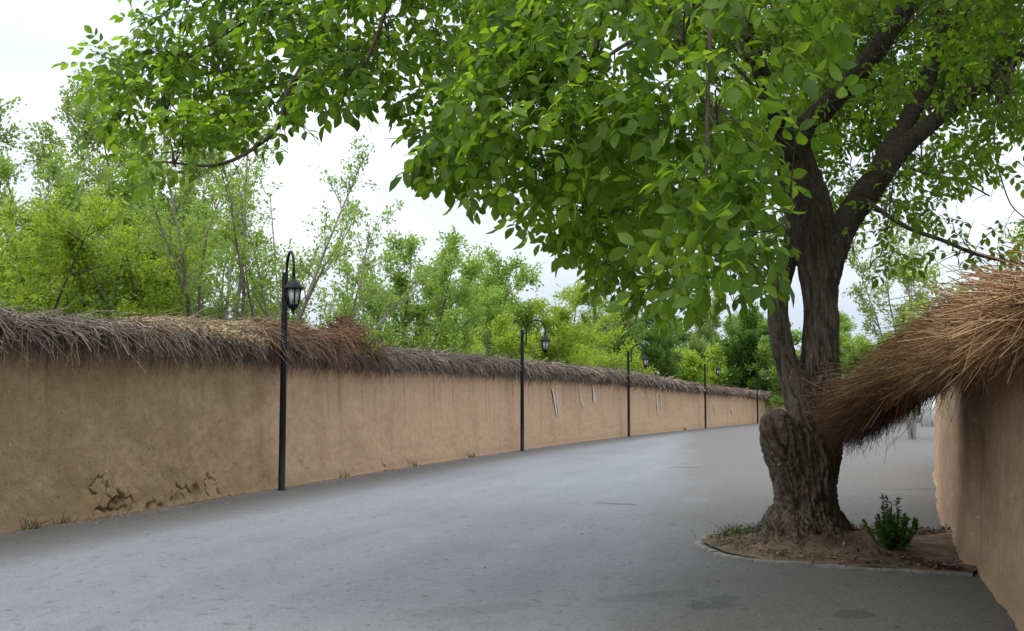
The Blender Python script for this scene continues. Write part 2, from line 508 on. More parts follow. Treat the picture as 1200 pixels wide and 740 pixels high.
def asphalt_material():
    k = NT("asphalt")
    p = k.pos(); uv = k.uv("road_uv")
    sep = k.n("SeparateXYZ"); k.set(sep.inputs[0], uv)
    u = sep.outputs[1]                                    # metres out from the long mud wall
    big = k.noise(k.mapping(p, (0.35, 0.35, 1)), 1.0, 4, 0.6)
    lanes = k.noise(k.mapping(uv, (0.05, 1.1, 1)), 1.0, 3, 0.55)
    med = k.noise(p, 2.6, 5, 0.65)
    c = k.mix(k.step(big, 0.3, 0.7), (0.145, 0.147, 0.155), (0.178, 0.180, 0.187))
    c = k.mix(k.math('MULTIPLY', k.step(lanes, 0.38, 0.66), 0.55), c, (0.21, 0.212, 0.218))
    c = k.mix(k.math('MULTIPLY', k.step(med, 0.45, 0.75), 0.3), c, (0.12, 0.121, 0.124))
    # dusty older surface on the tree's side, the tree's shade darkened into it
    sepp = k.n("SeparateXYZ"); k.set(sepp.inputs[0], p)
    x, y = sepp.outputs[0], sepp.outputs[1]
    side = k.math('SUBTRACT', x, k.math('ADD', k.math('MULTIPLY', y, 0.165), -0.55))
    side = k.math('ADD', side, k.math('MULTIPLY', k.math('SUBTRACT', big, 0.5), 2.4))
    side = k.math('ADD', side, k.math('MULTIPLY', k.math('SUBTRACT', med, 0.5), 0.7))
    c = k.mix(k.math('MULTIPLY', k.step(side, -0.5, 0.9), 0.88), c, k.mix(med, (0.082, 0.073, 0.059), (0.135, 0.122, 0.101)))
    # dirt swept against the wall
    gut = k.math('ADD', u, k.math('MULTIPLY', k.math('SUBTRACT', med, 0.5), 0.9))
    c = k.mix(k.math('MULTIPLY', k.math('SUBTRACT', 1.0, k.step(gut, 0.9, 2.3)), 0.92), c, k.mix(k.noise(p, 5, 4, 0.7), (0.07, 0.063, 0.052), (0.118, 0.107, 0.09)))
    c = k.mix(k.math('MULTIPLY', k.math('SUBTRACT', 1.0, k.step(gut, 0.1, 0.42)), 0.7), c, (0.26, 0.20, 0.14))
    # tyre-polished scuffs and short dark marks along the lane
    marks = k.noise(k.mapping(uv, (2.2, 9.0, 1), (0, 0, 0.25)), 1.0, 3, 0.6, 0.3)
    marks2 = k.noise(k.mapping(uv, (9.0, 9.0, 1), (0, 0, -0.3)), 1.0, 3, 0.6, 0.6)
    c = k.mix(k.math('MULTIPLY', k.step(marks, 0.56, 0.70), 0.26), c, (0.055, 0.056, 0.06))
    c = k.mix(k.math('MULTIPLY', k.step(marks2, 0.58, 0.67), 0.5), c, (0.05, 0.05, 0.053))
    # oil and water marks, cracks: stretched spots at their own places
    warp = k.n("TexNoise"); warp.inputs["Scale"].default_value = 4.0; warp.inputs["Detail"].default_value = 4
    k.set(warp.inputs["Vector"], p)
    for (px, py, rx, ry, rot, amt, wob) in SPOTS:
        g = ground(px, py)
        off = k.n("VectorMath", operation='SUBTRACT'); k.set(off.inputs[0], p); off.inputs[1].default_value = (g[0], g[1], 0)
        wv = k.n("VectorMath", operation='SUBTRACT'); k.set(wv.inputs[0], warp.outputs["Color"]); wv.inputs[1].default_value = (0.5, 0.5, 0.5)
        ws = k.n("VectorMath", operation='SCALE'); k.set(ws.inputs[0], wv.outputs[0]); ws.inputs["Scale"].default_value = wob
        ad = k.n("VectorMath", operation='ADD'); k.set(ad.inputs[0], off.outputs[0]); k.set(ad.inputs[1], ws.outputs[0])
        rt = k.n("VectorRotate", rotation_type='Z_AXIS'); k.set(rt.inputs["Vector"], ad.outputs[0]); rt.inputs["Angle"].default_value = -rot
        ml = k.n("VectorMath", operation='MULTIPLY'); k.set(ml.inputs[0], rt.outputs[0]); ml.inputs[1].default_value = (1 / rx, 1 / ry, 0)
        ln = k.n("VectorMath", operation='LENGTH'); k.set(ln.inputs[0], ml.outputs[0])
        c = k.mix(k.math('MULTIPLY', k.math('SUBTRACT', 1.0, k.step(ln.outputs["Value"], 0.75, 1.1)), amt), c, (0.045, 0.042, 0.038))
    grit = k.noise(p, 95, 3, 0.7)
    c = k.mix(k.math('MULTIPLY', k.step(grit, 0.42, 0.7), 0.4), c, (0.32, 0.32, 0.32))
    c = k.mix(k.math('MULTIPLY', k.step(grit, 0.58, 0.36), 0.25), c, (0.06, 0.06, 0.06))
    h = k.math('ADD', k.math('MULTIPLY', grit, 0.5), k.math('SUBTRACT', med, k.math('MULTIPLY', k.step(marks2, 0.6, 0.74), 0.6)))
    return k.done(k.principled(c, 0.85, 0.14, k.bump(h, 0.4, 0.012)))
SPOTS = [(832, 710, 0.20, 0.20, 0.3, 0.7, 0.5), (850, 702, 0.15, 0.22, 0.0, 0.6, 0.5), (1003, 721, 0.17, 0.22, 0.2, 0.7, 0.45),
         (804, 548, 0.46, 0.22, 0.0, 0.95, 0.35), (722, 591, 0.40, 0.13, -0.6, 0.75, 0.3), (1070, 574, 0.75, 0.11, 0.08, 0.75, 0.3),
         (1090, 573, 0.5, 0.05, 0.1, 0.6, 0.15), (700, 588, 0.12, 0.06, 0.0, 0.5, 0.1), (760, 700, 0.5, 0.2, 0.4, 0.25, 0.6), (560, 715, 0.7, 0.22, 0.5, 0.2, 0.7)]
ns = 160
ss = np.linspace(0, LW.s[-1], ns)
us = np.concatenate([np.linspace(-0.25, 2, 10), np.linspace(2.6, 26, 14)])
S, U = np.meshgrid(ss, us, indexing='ij')
Prd = LW.at(S, U, 0.004 + 0.025 * np.exp(-np.maximum(U, 0) / 0.5) * 0)
b = Buf(); b.grid(Prd[:, ::-1])
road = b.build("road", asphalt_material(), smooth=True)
uv_attr(road.data, "road_uv", np.stack([S[:, ::-1].ravel(), U[:, ::-1].ravel()], 1))
tag(road, kind="structure")

# ------------------------------------------------------------------ mud walls
def wall_profile_z(s_key, z_key):
    return lambda s: np.interp(s, s_key, z_key)
# measured thatch ridge and eaves along the long wall
keyL_s = [0, S_L[0] - 7.5, S_L[0] - 4.0, S_L[0] - 1.2, S_L[0] + 2.0, S_L[0] + 4.1, S_L[0] + 4.9, S_L[0] + 9, S_L[1], S_L[2], S_L[3], S_L[4] - 2.5, S_L[4], LW.s[-1]]
zridge = wall_profile_z(keyL_s, [2.68, 2.68, 2.76, 2.98, 3.00, 3.06, 2.84, 2.92, 3.02, 3.12, 2.74, 2.52, 2.45, 2.45])
zeave = wall_profile_z(keyL_s, [2.46, 2.46, 2.49, 2.53, 2.55, 2.58, 2.59, 2.63, 2.69, 2.66, 2.40, 2.23, 2.15, 2.1])

def erosion_field(S, Z, spots):
    out = np.zeros_like(S)
    for (s0, z0, rs, rz) in spots:
        w = fbm(np.stack([S.ravel() * 6, Z.ravel() * 6, np.full(S.size, s0)], 1), 5).reshape(S.shape) - 0.5
        d = np.sqrt(((S - s0) / rs) ** 2 + ((Z - z0) / rz) ** 2) + w * 2.6
        out = np.maximum(out, np.clip((1.0 - d) / 0.22, 0, 1))
    return out

def mud_wall(path, s_list, ztop, name, label, mat, spots, thick=0.5, jog=None):
    root = empty(name, path.at(s_list[0], 0, 0), label, "wall")
    zf = np.concatenate([np.linspace(-0.05, 0.72, 40), np.linspace(0.76, 2.6, 25)])
    S, Z = np.meshgrid(s_list, zf, indexing='ij')
    zt = ztop(S)
    Z = np.minimum(Z, zt)
    lump = fbm(np.stack([S.ravel() * 0.9, Z.ravel() * 1.1, np.zeros(S.size)], 1), 5).reshape(S.shape) - 0.5
    fine = fbm(np.stack([S.ravel() * 6, Z.ravel() * 5, np.ones(S.size) * 4], 1), 3).reshape(S.shape) - 0.5
    er = erosion_field(S, Z, spots) * 0.55
    ck = crack_field(S, Z) if path.side > 0 else np.zeros_like(S)
    rim = np.clip(er * (1 - er) * 4, 0, 1)
    n = -0.05 * Z + 0.10 * lump + 0.036 * fine - er * (0.07 + 0.30 * fine) + rim * 0.008 - ck * 0.05
    n = n + 0.05 * np.exp(-np.maximum(Z, 0) / 0.07)           # mud washed down to the foot
    if jog is not None: n = n + jog(S)
    P = path.at(S, n, Z)
    b = Buf(); b.grid(P if path.side > 0 else P[:, ::-1])
    face = b.build("plaster_face", mat, root, smooth=True)
    o = np.stack([S, Z], -1)
    o = o if path.side > 0 else o[:, ::-1]
    e2 = (er if path.side > 0 else er[:, ::-1])
    # only the broken edge and the deepest pits expose the dark core
    dark = np.clip(0.4 * e2 + 0.6 * (ck if path.side > 0 else ck[:, ::-1]), 0, 1)
    uv_attr(face.data, "wall_uv", o.reshape(-1, 2))
    float_attr(face.data, "erosion", dark.ravel())
    # top and back
    sb = s_list[::6]
    zt = ztop(sb)
    prof = np.stack([path.at(sb, -0.06, zt - 0.01), path.at(sb, -thick * 0.5, zt + 0.06), path.at(sb, -thick, zt - 0.02), path.at(sb, -thick - 0.06, np.full_like(sb, -0.05))], 1)
    b = Buf(); b.grid(prof if path.side > 0 else prof[:, ::-1])
    bk = b.build("plaster_back", mat, root)
    SB = np.stack([sb] * 4, 1); ZB = np.stack([zt, zt + .3, zt + .6, zt * 0], 1)
    if path.side < 0: SB, ZB = SB[:, ::-1], ZB[:, ::-1]
    uv_attr(bk.data, "wall_uv", np.stack([SB.ravel(), ZB.ravel()], 1))
    float_attr(bk.data, "erosion", np.zeros(SB.size))
    return root

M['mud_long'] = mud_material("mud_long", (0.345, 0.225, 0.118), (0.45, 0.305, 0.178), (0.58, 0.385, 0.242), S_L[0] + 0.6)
M['mud_short'] = mud_material("mud_short", (0.48, 0.315, 0.19), (0.60, 0.41, 0.255), (0.45, 0.32, 0.215), 400)
def s_of(px, py):
    return LW.near(ground(px, py))
def wall_hit(px, py):
    best = None
    for s in np.linspace(0, LW.s[-1], 2400):
        q = LW.pos(s)
        x, _, _ = project(np.array([q[0], q[1], 1.0]))
        if q[1] > 3 and (best is None or abs(x - px) < best[0]): best = (abs(x - px), s)
    s = best[1]; q = LW.pos(s)
    return s, at(px, py, q[1])[2]
erL = [(s_of(130, 604), 0.13, 0.34, 0.14), (s_of(152, 601), 0.06, 0.2, 0.10), (s_of(216, 592), 0.10, 0.24, 0.10), (s_of(248, 587), 0.12, 0.16, 0.14), (s_of(180, 597), 0.04, 0.3, 0.06)]
CRACK_PX = [[(108.7, 570), (115.8, 566.7), (121.7, 561.7), (123.5, 556.7)], [(125, 558), (126.5, 570), (127, 580)], [(109, 572), (112.5, 577.5), (117, 580)], [(127, 580), (133, 588), (141, 587)], [(140, 571.7), (150, 580), (156.7, 586.7), (158.3, 592)],
            [(113, 598), (120, 594), (128, 598), (138, 596), (153, 593)], [(209, 570), (213, 573), (217.5, 574), (223, 571), (225, 577)], [(240, 561.7), (245, 555.8), (253, 563), (256.7, 571.7), (258, 581)], [(240, 562), (242, 574), (246, 580)], 
            [(447, 540), (449, 546), (452, 550)], [(483, 541), (485, 546)]]
CRACKS = [np.array([wall_hit(*p) for p in c]) for c in CRACK_PX]
def crack_field(S, Z):
    out = np.zeros_like(S)
    m = (S > S_L[0] - 9) & (S < S_L[0] + 9) & (Z < 1.0)
    q = np.stack([S[m], Z[m]], 1)
    w3 = np.column_stack([q * 8, np.zeros(len(q))])
    q = q + np.stack([fbm(w3, 4) - 0.5, fbm(w3 + 40, 4) - 0.5], 1) * 0.22
    wid = np.clip(-0.006 + 0.052 * fbm(w3 * 0.9 + 9, 3), 0.006, 1)
    best = np.full(len(q), 9.0)
    for c in CRACKS:
        for a, b in zip(c[:-1], c[1:]):
            d = b - a
            t = np.clip(((q - a) @ d) / (d @ d), 0, 1)
            best = np.minimum(best, np.linalg.norm(q - a - t[:, None] * d, axis=1))
    out[m] = np.clip(1.25 - best / wid, 0, 1)
    return out
sL = np.concatenate([np.arange(0, S_L[0] - 9, 0.5), np.arange(S_L[0] - 9, s_of(95, 610), 0.04), np.arange(s_of(95, 610), s_of(265, 586), 0.014), np.arange(s_of(265, 586), S_L[0] + 8, 0.035), np.arange(S_L[0] + 8, S_L[1] + 6, 0.12), np.arange(S_L[1] + 6, LW.s[-1], 0.4)])
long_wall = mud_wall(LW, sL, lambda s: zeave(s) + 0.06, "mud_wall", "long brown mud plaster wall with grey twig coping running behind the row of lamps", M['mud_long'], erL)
sR = np.concatenate([np.arange(0, 8, 0.4), np.arange(8, 26, 0.06), np.arange(26, RW.s[-1], 0.4)])
s_jog = RW.near(ground(1146, 668))
def jogR(S):
    return 0.10 * np.clip((S - s_jog) / 0.06, 0, 1)
short_wall = mud_wall(RW, sR, lambda s: np.full(np.shape(s), 2.2), "mud_wall", "light brown mud wall under the overhanging reddish straw beside the big tree", M['mud_short'], [(s_jog + 3.2, 0.0, 0.8, 0.06)], jog=jogR)

# painted marks on the long wall
def paint_material():
    k = NT("white_paint")
    n = k.noise(k.mapping(k.pos(), (14, 14, 5)), 1.0, 4, 0.7)
    c = k.mix(k.step(n, 0.4, 0.62), (0.62, 0.57, 0.54), (0.50, 0.41, 0.34))
    return k.done(k.principled(c, 0.9, 0.1))
M['paint'] = paint_material()
strokes = [[(650, 456, 2.2), (652, 478, 1.6), (653, 488, 0.8)], [(654, 457, 0.8), (655.5, 488, 0.7)], [(681, 454, 1.0), (682, 468, 1.3), (684, 477, 1.2)], [(683, 472, 1.6), (686, 476, 1.2)],
           [(696.5, 448, 0.5), (698, 462, 2.0), (698, 471, 2.7)], [(688, 473, 0.6), (694, 469, 0.6)], [(771, 462, 0.9), (771, 474, 1.2), (772, 486, 0.6)], [(775, 462, 0.7), (776, 480, 0.6)], [(838, 476, 1.2), (838, 484, 0.9)], [(858, 478, 1.5), (858, 486, 1.0)]]
for st in strokes:
    L, R_ = [], []
    for (px, py, w) in st:
        s, z = wall_hit(px, py)
        hw = w * LW.pos(s)[1] / F_PX * 1.9
        nn = -0.05 * z + 0.045
        L.append(LW.at(s - hw, nn, z)); R_.append(LW.at(s + hw, nn, z))
    P = np.stack([np.array(L), np.array(R_)], 1)
    P2 = P - np.concatenate([LW.nrm(s), [0]]) * 0.09
    b = Buf(); b.grid(P[::-1]); b.grid(P2)
    tag(b.build("paint_mark", M['paint'], long_wall), "smeared white paint stroke")

# ------------------------------------------------------------------ twig coping of the long wall
def coping_core(s, nfun, mat, parent, name):
    prof = []
    for (n0, zf) in nfun:
        jit = 0.06 * noise1(s * 2.1, n0 * 9 + zf) + 0.05 * noise1(s * 6.1, n0 * 5 + zf)
        z = zeave(s) + (zridge(s) - zeave(s)) * zf + jit
        prof.append(LW.at(s, n0 + jit, z))
    b = Buf(); b.grid(np.stack(prof, 1))
    return b.build(name, mat, parent, smooth=True, kind="stuff")
PROF = [(0.02, -0.02), (0.16, 0.02), (0.22, 0.25), (0.14, 0.62), (-0.04, 0.84), (-0.28, 0.92), (-0.55, 0.80), (-0.72, 0.35), (-0.6, 0.0)]
PN = np.array([p[0] for p in PROF]); PZ = np.array([p[1] for p in PROF]); PT = np.linspace(0, 1, len(PROF))
coping_core(np.arange(0, LW.s[-1], 0.25), PROF, M['core_grey'], long_wall, "thatch_base")
def coping_sticks(n, s0, s1, lo, hi, length, r, out, along, buf, tilt=0.0, lift=0.0):
    """Sticks lying on the coping: rooted between lo and hi on the profile (0 eave .. 1 back), running down to the road side."""
    s = RNG.uniform(s0, s1, n); t = RNG.uniform(lo, hi, n)
    pn = np.interp(t, PT, PN); pz = np.interp(t, PT, PZ)
    zr, ze = zridge(s), zeave(s)
    L = RNG.uniform(*length, n)
    A = LW.at(s, pn - 0.02, ze + (zr - ze) * pz + RNG.uniform(-0.02, 0.07, n) + lift * (1 + 3.2 * noise1(s * 1.9, 1.5)))
    t2 = np.clip(t - 0.22, 0, 1)
    dn = np.interp(t2, PT, PN) - pn; dz = (np.interp(t2, PT, PZ) - pz) * (zr - ze)
    dl = np.hypot(dn, dz) + 1e-6
    dn, dz = dn / dl, dz / dl
    al = RNG.normal(along, 1.35, n) + 1.3 * noise1(s * 1.7, 5.5)
    o = RNG.normal(out, 0.35, n)
    T = np.concatenate([LW.tan(s), np.zeros((n, 1))], 1); N = np.concatenate([LW.nrm(s), np.zeros((n, 1))], 1); K = np.array([[0, 0, 1.0]])
    d = norm(T * al[:, None] + N * (dn + o * 0.5)[:, None] + K * (dz * 0.9 + RNG.normal(tilt, 0.42, n))[:, None])
    B = A + d * (L * 0.5)[:, None]
    d2 = norm(d + K * RNG.uniform(-0.75, 0.1, n)[:, None] + RNG.normal(0, 0.3, (n, 3)))
    C = B + d2 * (L * 0.5)[:, None]
    buf.sticks(A, B, C, RNG.uniform(0.7, 1.3, n) * r, r * 0.45)
g = Buf()
a0 = S_L[0] - 9.5
coping_sticks(9000, a0, S_L[0] + 6, 0.05, 0.62, (0.25, 0.75), 0.0065, 0.35, 0.5, g)
coping_sticks(1700, a0, S_L[0] + 6, 0.02, 0.22, (0.2, 0.45), 0.0065, 0.25, 0.15, g, tilt=-0.5)
coping_sticks(7000, S_L[0] + 4, S_L[1] + 1, 0.03, 0.6, (0.25, 0.7), 0.009, 0.35, 0.55, g)
coping_sticks(1600, S_L[0] + 4, S_L[1] + 1, 0.02, 0.2, (0.2, 0.5), 0.009, 0.2, 0.2, g, tilt=-0.5)
coping_sticks(5500, S_L[1] + 1, S_L[2] + 2, 0.03, 0.6, (0.3, 0.7), 0.014, 0.35, 0.5, g)
coping_sticks(6000, S_L[2] + 2, S_L[4] + 20, 0.03, 0.6, (0.3, 0.75), 0.021, 0.35, 0.4, g)
coping_sticks(1500, 0, a0, 0.03, 0.6, (0.4, 0.9), 0.014, 0.35, 0.4, g)
tag(g.build("thatch", M['twig_grey'], long_wall, kind="stuff"), "grey twig thatch")
# reddish brush heap near the first lamp
g = Buf()
coping_sticks(2600, S_L[0] - 0.6, S_L[0] + 4.6, 0.12, 0.6, (0.35, 0.8), 0.008, 0.35, 0.8, g, lift=0.10)
coping_sticks(1500, S_L[0] + 2.6, S_L[0] + 4.7, 0.1, 0.6, (0.3, 0.75), 0.008, 0.5, 0.7, g, lift=0.16)
coping_sticks(500, S_L[2] + 4, S_L[4] + 3, 0.4, 0.6, (0.3, 0.6), 0.018, 0.3, 0.3, g, lift=0.03)
coping_sticks(900, S_L[0] + 3.0, S_L[0] + 4.8, 0.2, 0.62, (0.3, 0.7), 0.008, 0.5, 0.9, g, lift=0.26)
tag(g.build("brush_heap", M['twig_red'], long_wall, kind="stuff"), "reddish brown brush laid on the grey twigs")
g = Buf()
coping_sticks(1500, S_L[0] - 4.4, S_L[0] + 1.6, 0.36, 0.66, (0.25, 0.6), 0.0065, 0.3, 0.6, g, lift=0.06)
tag(g.build("straw_scatter", M['straw_pale'], long_wall, kind="stuff"), "pale tan straw strewn on top of the grey twigs")
# pale dead leaves caught in the twigs before the first lamp
def leaf_cards(buf, C, D, N, L, W, fold=0.25):
    """Many small folded leaves: C base, D direction, N face normal."""
    D = norm(D); S = norm(np.cross(D, N)); N = np.cross(S, D)
    L = np.broadcast_to(np.asarray(L, float), (len(C),))[:, None]; W = np.broadcast_to(np.asarray(W, float), (len(C),))[:, None]
    mid = C + D * L * 0.45
    v = np.stack([C, mid + S * W * 0.5 + N * W * fold, C + D * L, mid - S * W * 0.5 + N * W * fold], 1).reshape(-1, 3)
    base = (np.arange(len(C)) * 4)[:, None, None]
    buf.add(v, (base + np.array([[0, 2, 1], [0, 3, 2]])[None]).reshape(-1, 3))
g = Buf()
n = 1400
s = S_L[0] - np.abs(RNG.normal(0, 1, n)) * 0 - RNG.uniform(0.5, 4.2, n)
frac = (s - (S_L[0] - 4.2)) / 3.7
t = np.clip(0.56 - 0.42 * frac + RNG.normal(0, 0.06, n), 0.04, 0.62)
t[:350] = RNG.uniform(0.4, 0.62, 350)
C = LW.at(s, np.interp(t, PT, PN) + 0.09, zeave(s) + (zridge(s) - zeave(s)) * np.interp(t, PT, PZ) + 0.09)
leaf_cards(g, C, RNG.normal(0, 1, (n, 3)) + np.array([0.2, -0.3, -0.8]), RNG.normal(0, 1, (n, 3)), RNG.uniform(0.05, 0.11, n), RNG.uniform(0.02, 0.04, n))
tag(g.build("dead_leaves", M['dry_leaf'], long_wall, kind="stuff"), "pale dead leaves caught in the twigs")
# single loose twigs hanging off the eave, nearest stretch
tb = Buf(); tb.sticks([[0, 0, 0]], [[0.18, 0.02, -0.10]], [[0.30, 0.06, -0.30]], 0.007, 0.003, 4)
twig_me = tb.mesh("twig", M['twig_grey'])
for i in range(150):
    s = RNG.uniform(S_L[0] - 8, S_L[0] + 7)
    o = link("twig", twig_me, long_wall)
    p = LW.at(s, RNG.uniform(0.14, 0.26), zeave(s) + RNG.uniform(0.0, 0.3))
    T = LW.tan(s)
    o.rotation_euler = (RNG.normal(0, 0.35), RNG.normal(0.25, 0.4), math.atan2(T[1], T[0]) + RNG.choice([0, 0, math.pi]) + RNG.normal(-0.3, 0.5))
    sc_ = RNG.uniform(0.7, 1.5)
    o.scale = (sc_, sc_, sc_)
    o.location = [float(c) for c in p]

# ------------------------------------------------------------------ straw overhang on the nearer wall
yk = np.array([4.0, 7.0, 8.0, 9.0, 9.8, 10.6, 11.3, 12.0, 12.4])
ov = np.array([0.30, 0.36, 0.42, 0.60, 0.88, 1.10, 1.22, 1.20, 0.95])
zt_ = np.array([2.05, 2.00, 1.95, 1.92, 1.78, 1.68, 1.60, 1.58, 1.62])
zr_ = np.array([2.26, 2.28, 2.32, 2.40, 2.50, 2.58, 2.63, 2.64, 2.58])
sk = np.array([RW.s[np.argmin(np.abs(RW.p[:, 1] - y))] for y in yk])
f_ov, f_zt, f_zr = (lambda s: np.interp(s, sk, ov)), (lambda s: np.interp(s, sk, zt_)), (lambda s: np.interp(s, sk, zr_))
def straw_surface(s, t, h):
    """t 0 behind the ridge .. 1 drooping tip; h depth below the top surface as a share of the local thickness."""
    n0 = -0.45
    n1 = f_ov(s)
    n = n0 + (n1 - n0) * t
    zr, zt = f_zr(s), f_zt(s)
    z = zr - 0.10 * (1 - t) ** 2 * 3 * (t < 0.25) * (0.25 - t) * 4 - (zr - zt) * np.clip((t - 0.12) / 0.88, 0, 1) ** 1.45
    thick = 0.44 * (0.6 + 0.4 * np.clip((s - sk[2]) / (sk[5] - sk[2]), 0, 1)) * (1 - np.clip(t, 0, 1.1) ** 2 * 0.42)
    return RW.at(s, n, z - thick * h)
ss_ = np.linspace(sk[0] - 1.0, sk[-1] - 0.05, 70)
tt = np.concatenate([np.linspace(0, 0.84, 14)])
top = np.stack([straw_surface(ss_, np.full_like(ss_, t), 0.2 + 0.16 * noise1(ss_ * 3, t * 8)) for t in tt], 1)
bot = np.stack([straw_surface(ss_, np.full_like(ss_, t), 0.9 + 0.2 * noise1(ss_ * 3, 40 + t * 8)) for t in tt[::-1]], 1)
ring = np.concatenate([top, bot, top[:, :1]], 1)
b = Buf(); b.grid(ring)
for end in (0, -1):
    r = ring[end, :-1]
    k = len(r)
    b.add(np.vstack([r, r.mean(0)]), [[i, (i + 1) % k, k] for i in range(k)])
b.build("straw_base", M['core_straw'], short_wall, kind="stuff")
def straws(n, s0, s1, t0, t1, dl, h, r, buf, jit=0.1, sweep=0.0, droop=0.0, sides=3):
    s = RNG.uniform(s0, s1, n); t = RNG.uniform(t0, t1, n); hh = RNG.uniform(*h, n)
    L = RNG.uniform(*dl, n)
    span = f_ov(s) + 0.45
    A = straw_surface(s, t, hh)
    ds = (RNG.normal(sweep, 0.30, n) + 0.7 * noise1(s * 2.2 + t * 1.5, 8.8)) * L
    B = straw_surface(s + ds * 0.5, np.minimum(t + L * 0.5 / span, 1.12), hh) + RNG.normal(0, jit * 0.35, (n, 3))
    C = straw_surface(s + ds, np.minimum(t + L / span, 1.10 + 0.1 * RNG.uniform(0, 1, n)), hh) + RNG.normal(0, jit, (n, 3)) + np.array([0, 0, -1]) * (droop * RNG.uniform(0, 1, n))[:, None]
    buf.sticks(A, B, C, RNG.uniform(0.6, 1.3, n) * r, r * 0.4, sides)
    return A, B, C
g = Buf()
sa, sb_ = sk[1] - 2.5, sk[-1]
straws(3800, sa, sb_, 0.0, 0.72, (0.3, 0.85), (-0.10, 0.25), 0.0062, g, 0.12, 0.05)
straws(4500, sa, sb_, 0.0, 0.75, (0.25, 0.7), (-0.10, 0.25), 0.0042, g, 0.13, 0.05)
straws(3000, sk[2], sb_, 0.4, 0.92, (0.2, 0.55), (-0.08, 0.9), 0.0036, g, 0.085, 0.0, 0.08)
straws(2600, sa, sk[4], 0.5, 0.9, (0.12, 0.36), (0.0, 0.9), 0.0042, g, 0.07, 0.0, 0.08)
straws(700, sa, sb_, 0.0, 0.6, (0.3, 0.8), (-0.3, -0.05), 0.0045, g, 0.16, 0.3)
n = 420
s = RNG.uniform(sa, sk[5], n)
A = straw_surface(s, RNG.uniform(0.8, 0.98, n), RNG.uniform(0.0, 0.9, n))
B = A + np.stack([RNG.normal(-0.06, 0.06, n), RNG.normal(0, 0.06, n), -RNG.uniform(0.02, 0.09, n)], 1)
g.sticks(A, B, B + np.stack([RNG.normal(-0.03, 0.05, n), RNG.normal(0, 0.05, n), -RNG.uniform(0.02, 0.10, n)], 1), 0.004, 0.002)
tag(g.build("straw_thatch", M['straw'], short_wall, kind="stuff"), "reddish brown straw and reed thatch")
g = Buf()
straws(5500, sk[3], sb_, 0.38, 0.95, (0.2, 0.5), (-0.10, 0.9), 0.0034, g, 0.09, 0.0, 0.10)  # fine reddish brush, its colour also darkened for the shade at the tip
straws(5000, sk[4], sb_, 0.5, 0.95, (0.2, 0.42), (0.3, 1.25), 0.003, g, 0.08, 0.0, 0.18)
tag(g.build("red_brush", M['brush_red'], short_wall, kind="stuff"), "fine dark reddish brush at the drooping tip")
# dark fine brush under the drooping tip
g = Buf()
straws(2600, sk[4], sb_ - 0.1, 0.40, 0.9, (0.15, 0.35), (0.9, 1.5), 0.003, g, 0.08, 0.0, 0.16)
straws(1600, sk[4], sb_ - 0.1, 0.45, 0.95, (0.15, 0.4), (0.7, 1.1), 0.003, g, 0.06, 0.0, 0.16)
n = 520
s = RNG.uniform(sk[4] + 0.2, sb_, n); t = RNG.uniform(0.5, 0.98, n)
A = straw_surface(s, t, np.full(n, 0.9))
B = A + np.stack([RNG.normal(-0.04, 0.06, n), RNG.normal(0, 0.05, n), -RNG.uniform(0.06, 0.26, n)], 1)
C = B + np.stack([RNG.normal(-0.05, 0.08, n), RNG.normal(0, 0.06, n), -RNG.uniform(0.03, 0.15, n)], 1)
g.sticks(A, B, C, 0.003, 0.0012)
for (q0, q1, q2, r) in (((1072, 470), (1066, 500), (1038, 528), .004), ((1052, 512), (1040, 522), (1036, 545), .003), ((1038, 500), (1020, 515), (1012, 530), .003)):
    g.sticks([at(*q0, 11.6)], [at(*q1, 11.6)], [at(*q2, 11.5)], r, r * 0.5)
tag(g.build("hanging_brush", M['brush_dark'], short_wall, kind="stuff"), "dark fine twigs hanging below the straw")
# the thickest stalks one by one
for i in range(270):
    if i < 200:
        s = RNG.uniform(sk[1] - 0.6, sk[6]); t = RNG.uniform(0.05, 0.72); L = RNG.uniform(0.3, 0.75)
        h = -0.12
    else:
        s = RNG.uniform(sk[1] - 0.4, sk[3]); t = RNG.uniform(0.3, 0.85); L = RNG.uniform(0.2, 0.45)
        h = RNG.uniform(-0.12, 0.5)
    A = straw_surface(s, t, h); ds = RNG.normal(0.05, 0.3) * L
    B = straw_surface(s + ds, min(t + L / (f_ov(s) + 0.45), 1.1), h) + RNG.normal(0, 0.04, 3)
    d = Vector(B - A)
    if i % 12 == 0:
        bb = Buf(); k = RNG.uniform(-0.05, 0.05); bb.sticks([[0, 0, 0]], [[0.5, k, 0.03]], [[1, 0, 0]], 0.0062, 0.0042, 5)
        stalk_me = bb.mesh("stalk", M['straw_bright'])
    o = link("stalk", stalk_me, short_wall)
    o.location = [float(c) for c in A]
    o.rotation_euler = d.to_track_quat('X', 'Z').to_euler()
    w_ = RNG.uniform(0.6, 1.2) * (1.5 if A[1] < 9.2 else 1.0)
    o.scale = (d.length, w_, w_)
for (x0, y0, x1, y1, Yd) in ((1205, 311, 1108, 319, 8.8), (1210, 318, 1120, 336, 9.0), (1200, 328, 1040, 352, 9.6), (1175, 318, 1090, 338, 9.8), (1190, 340, 1072, 358, 9.9), (1160, 350, 1048, 362, 10.2), (1205, 332, 1130, 322, 8.6),
                             (1215, 400, 1150, 417, 7.6), (1215, 420, 1178, 440, 7.5), (1212, 383, 1160, 398, 7.6)):
    A, B = at(x0, y0, Yd), at(x1, y1, Yd + 0.3)
    d = Vector(B - A)
    o = link("stalk", stalk_me, short_wall)
    o.location = [float(c) for c in A]; o.rotation_euler = d.to_track_quat('X', 'Z').to_euler(); o.scale = (d.length, 0.8, 0.8)

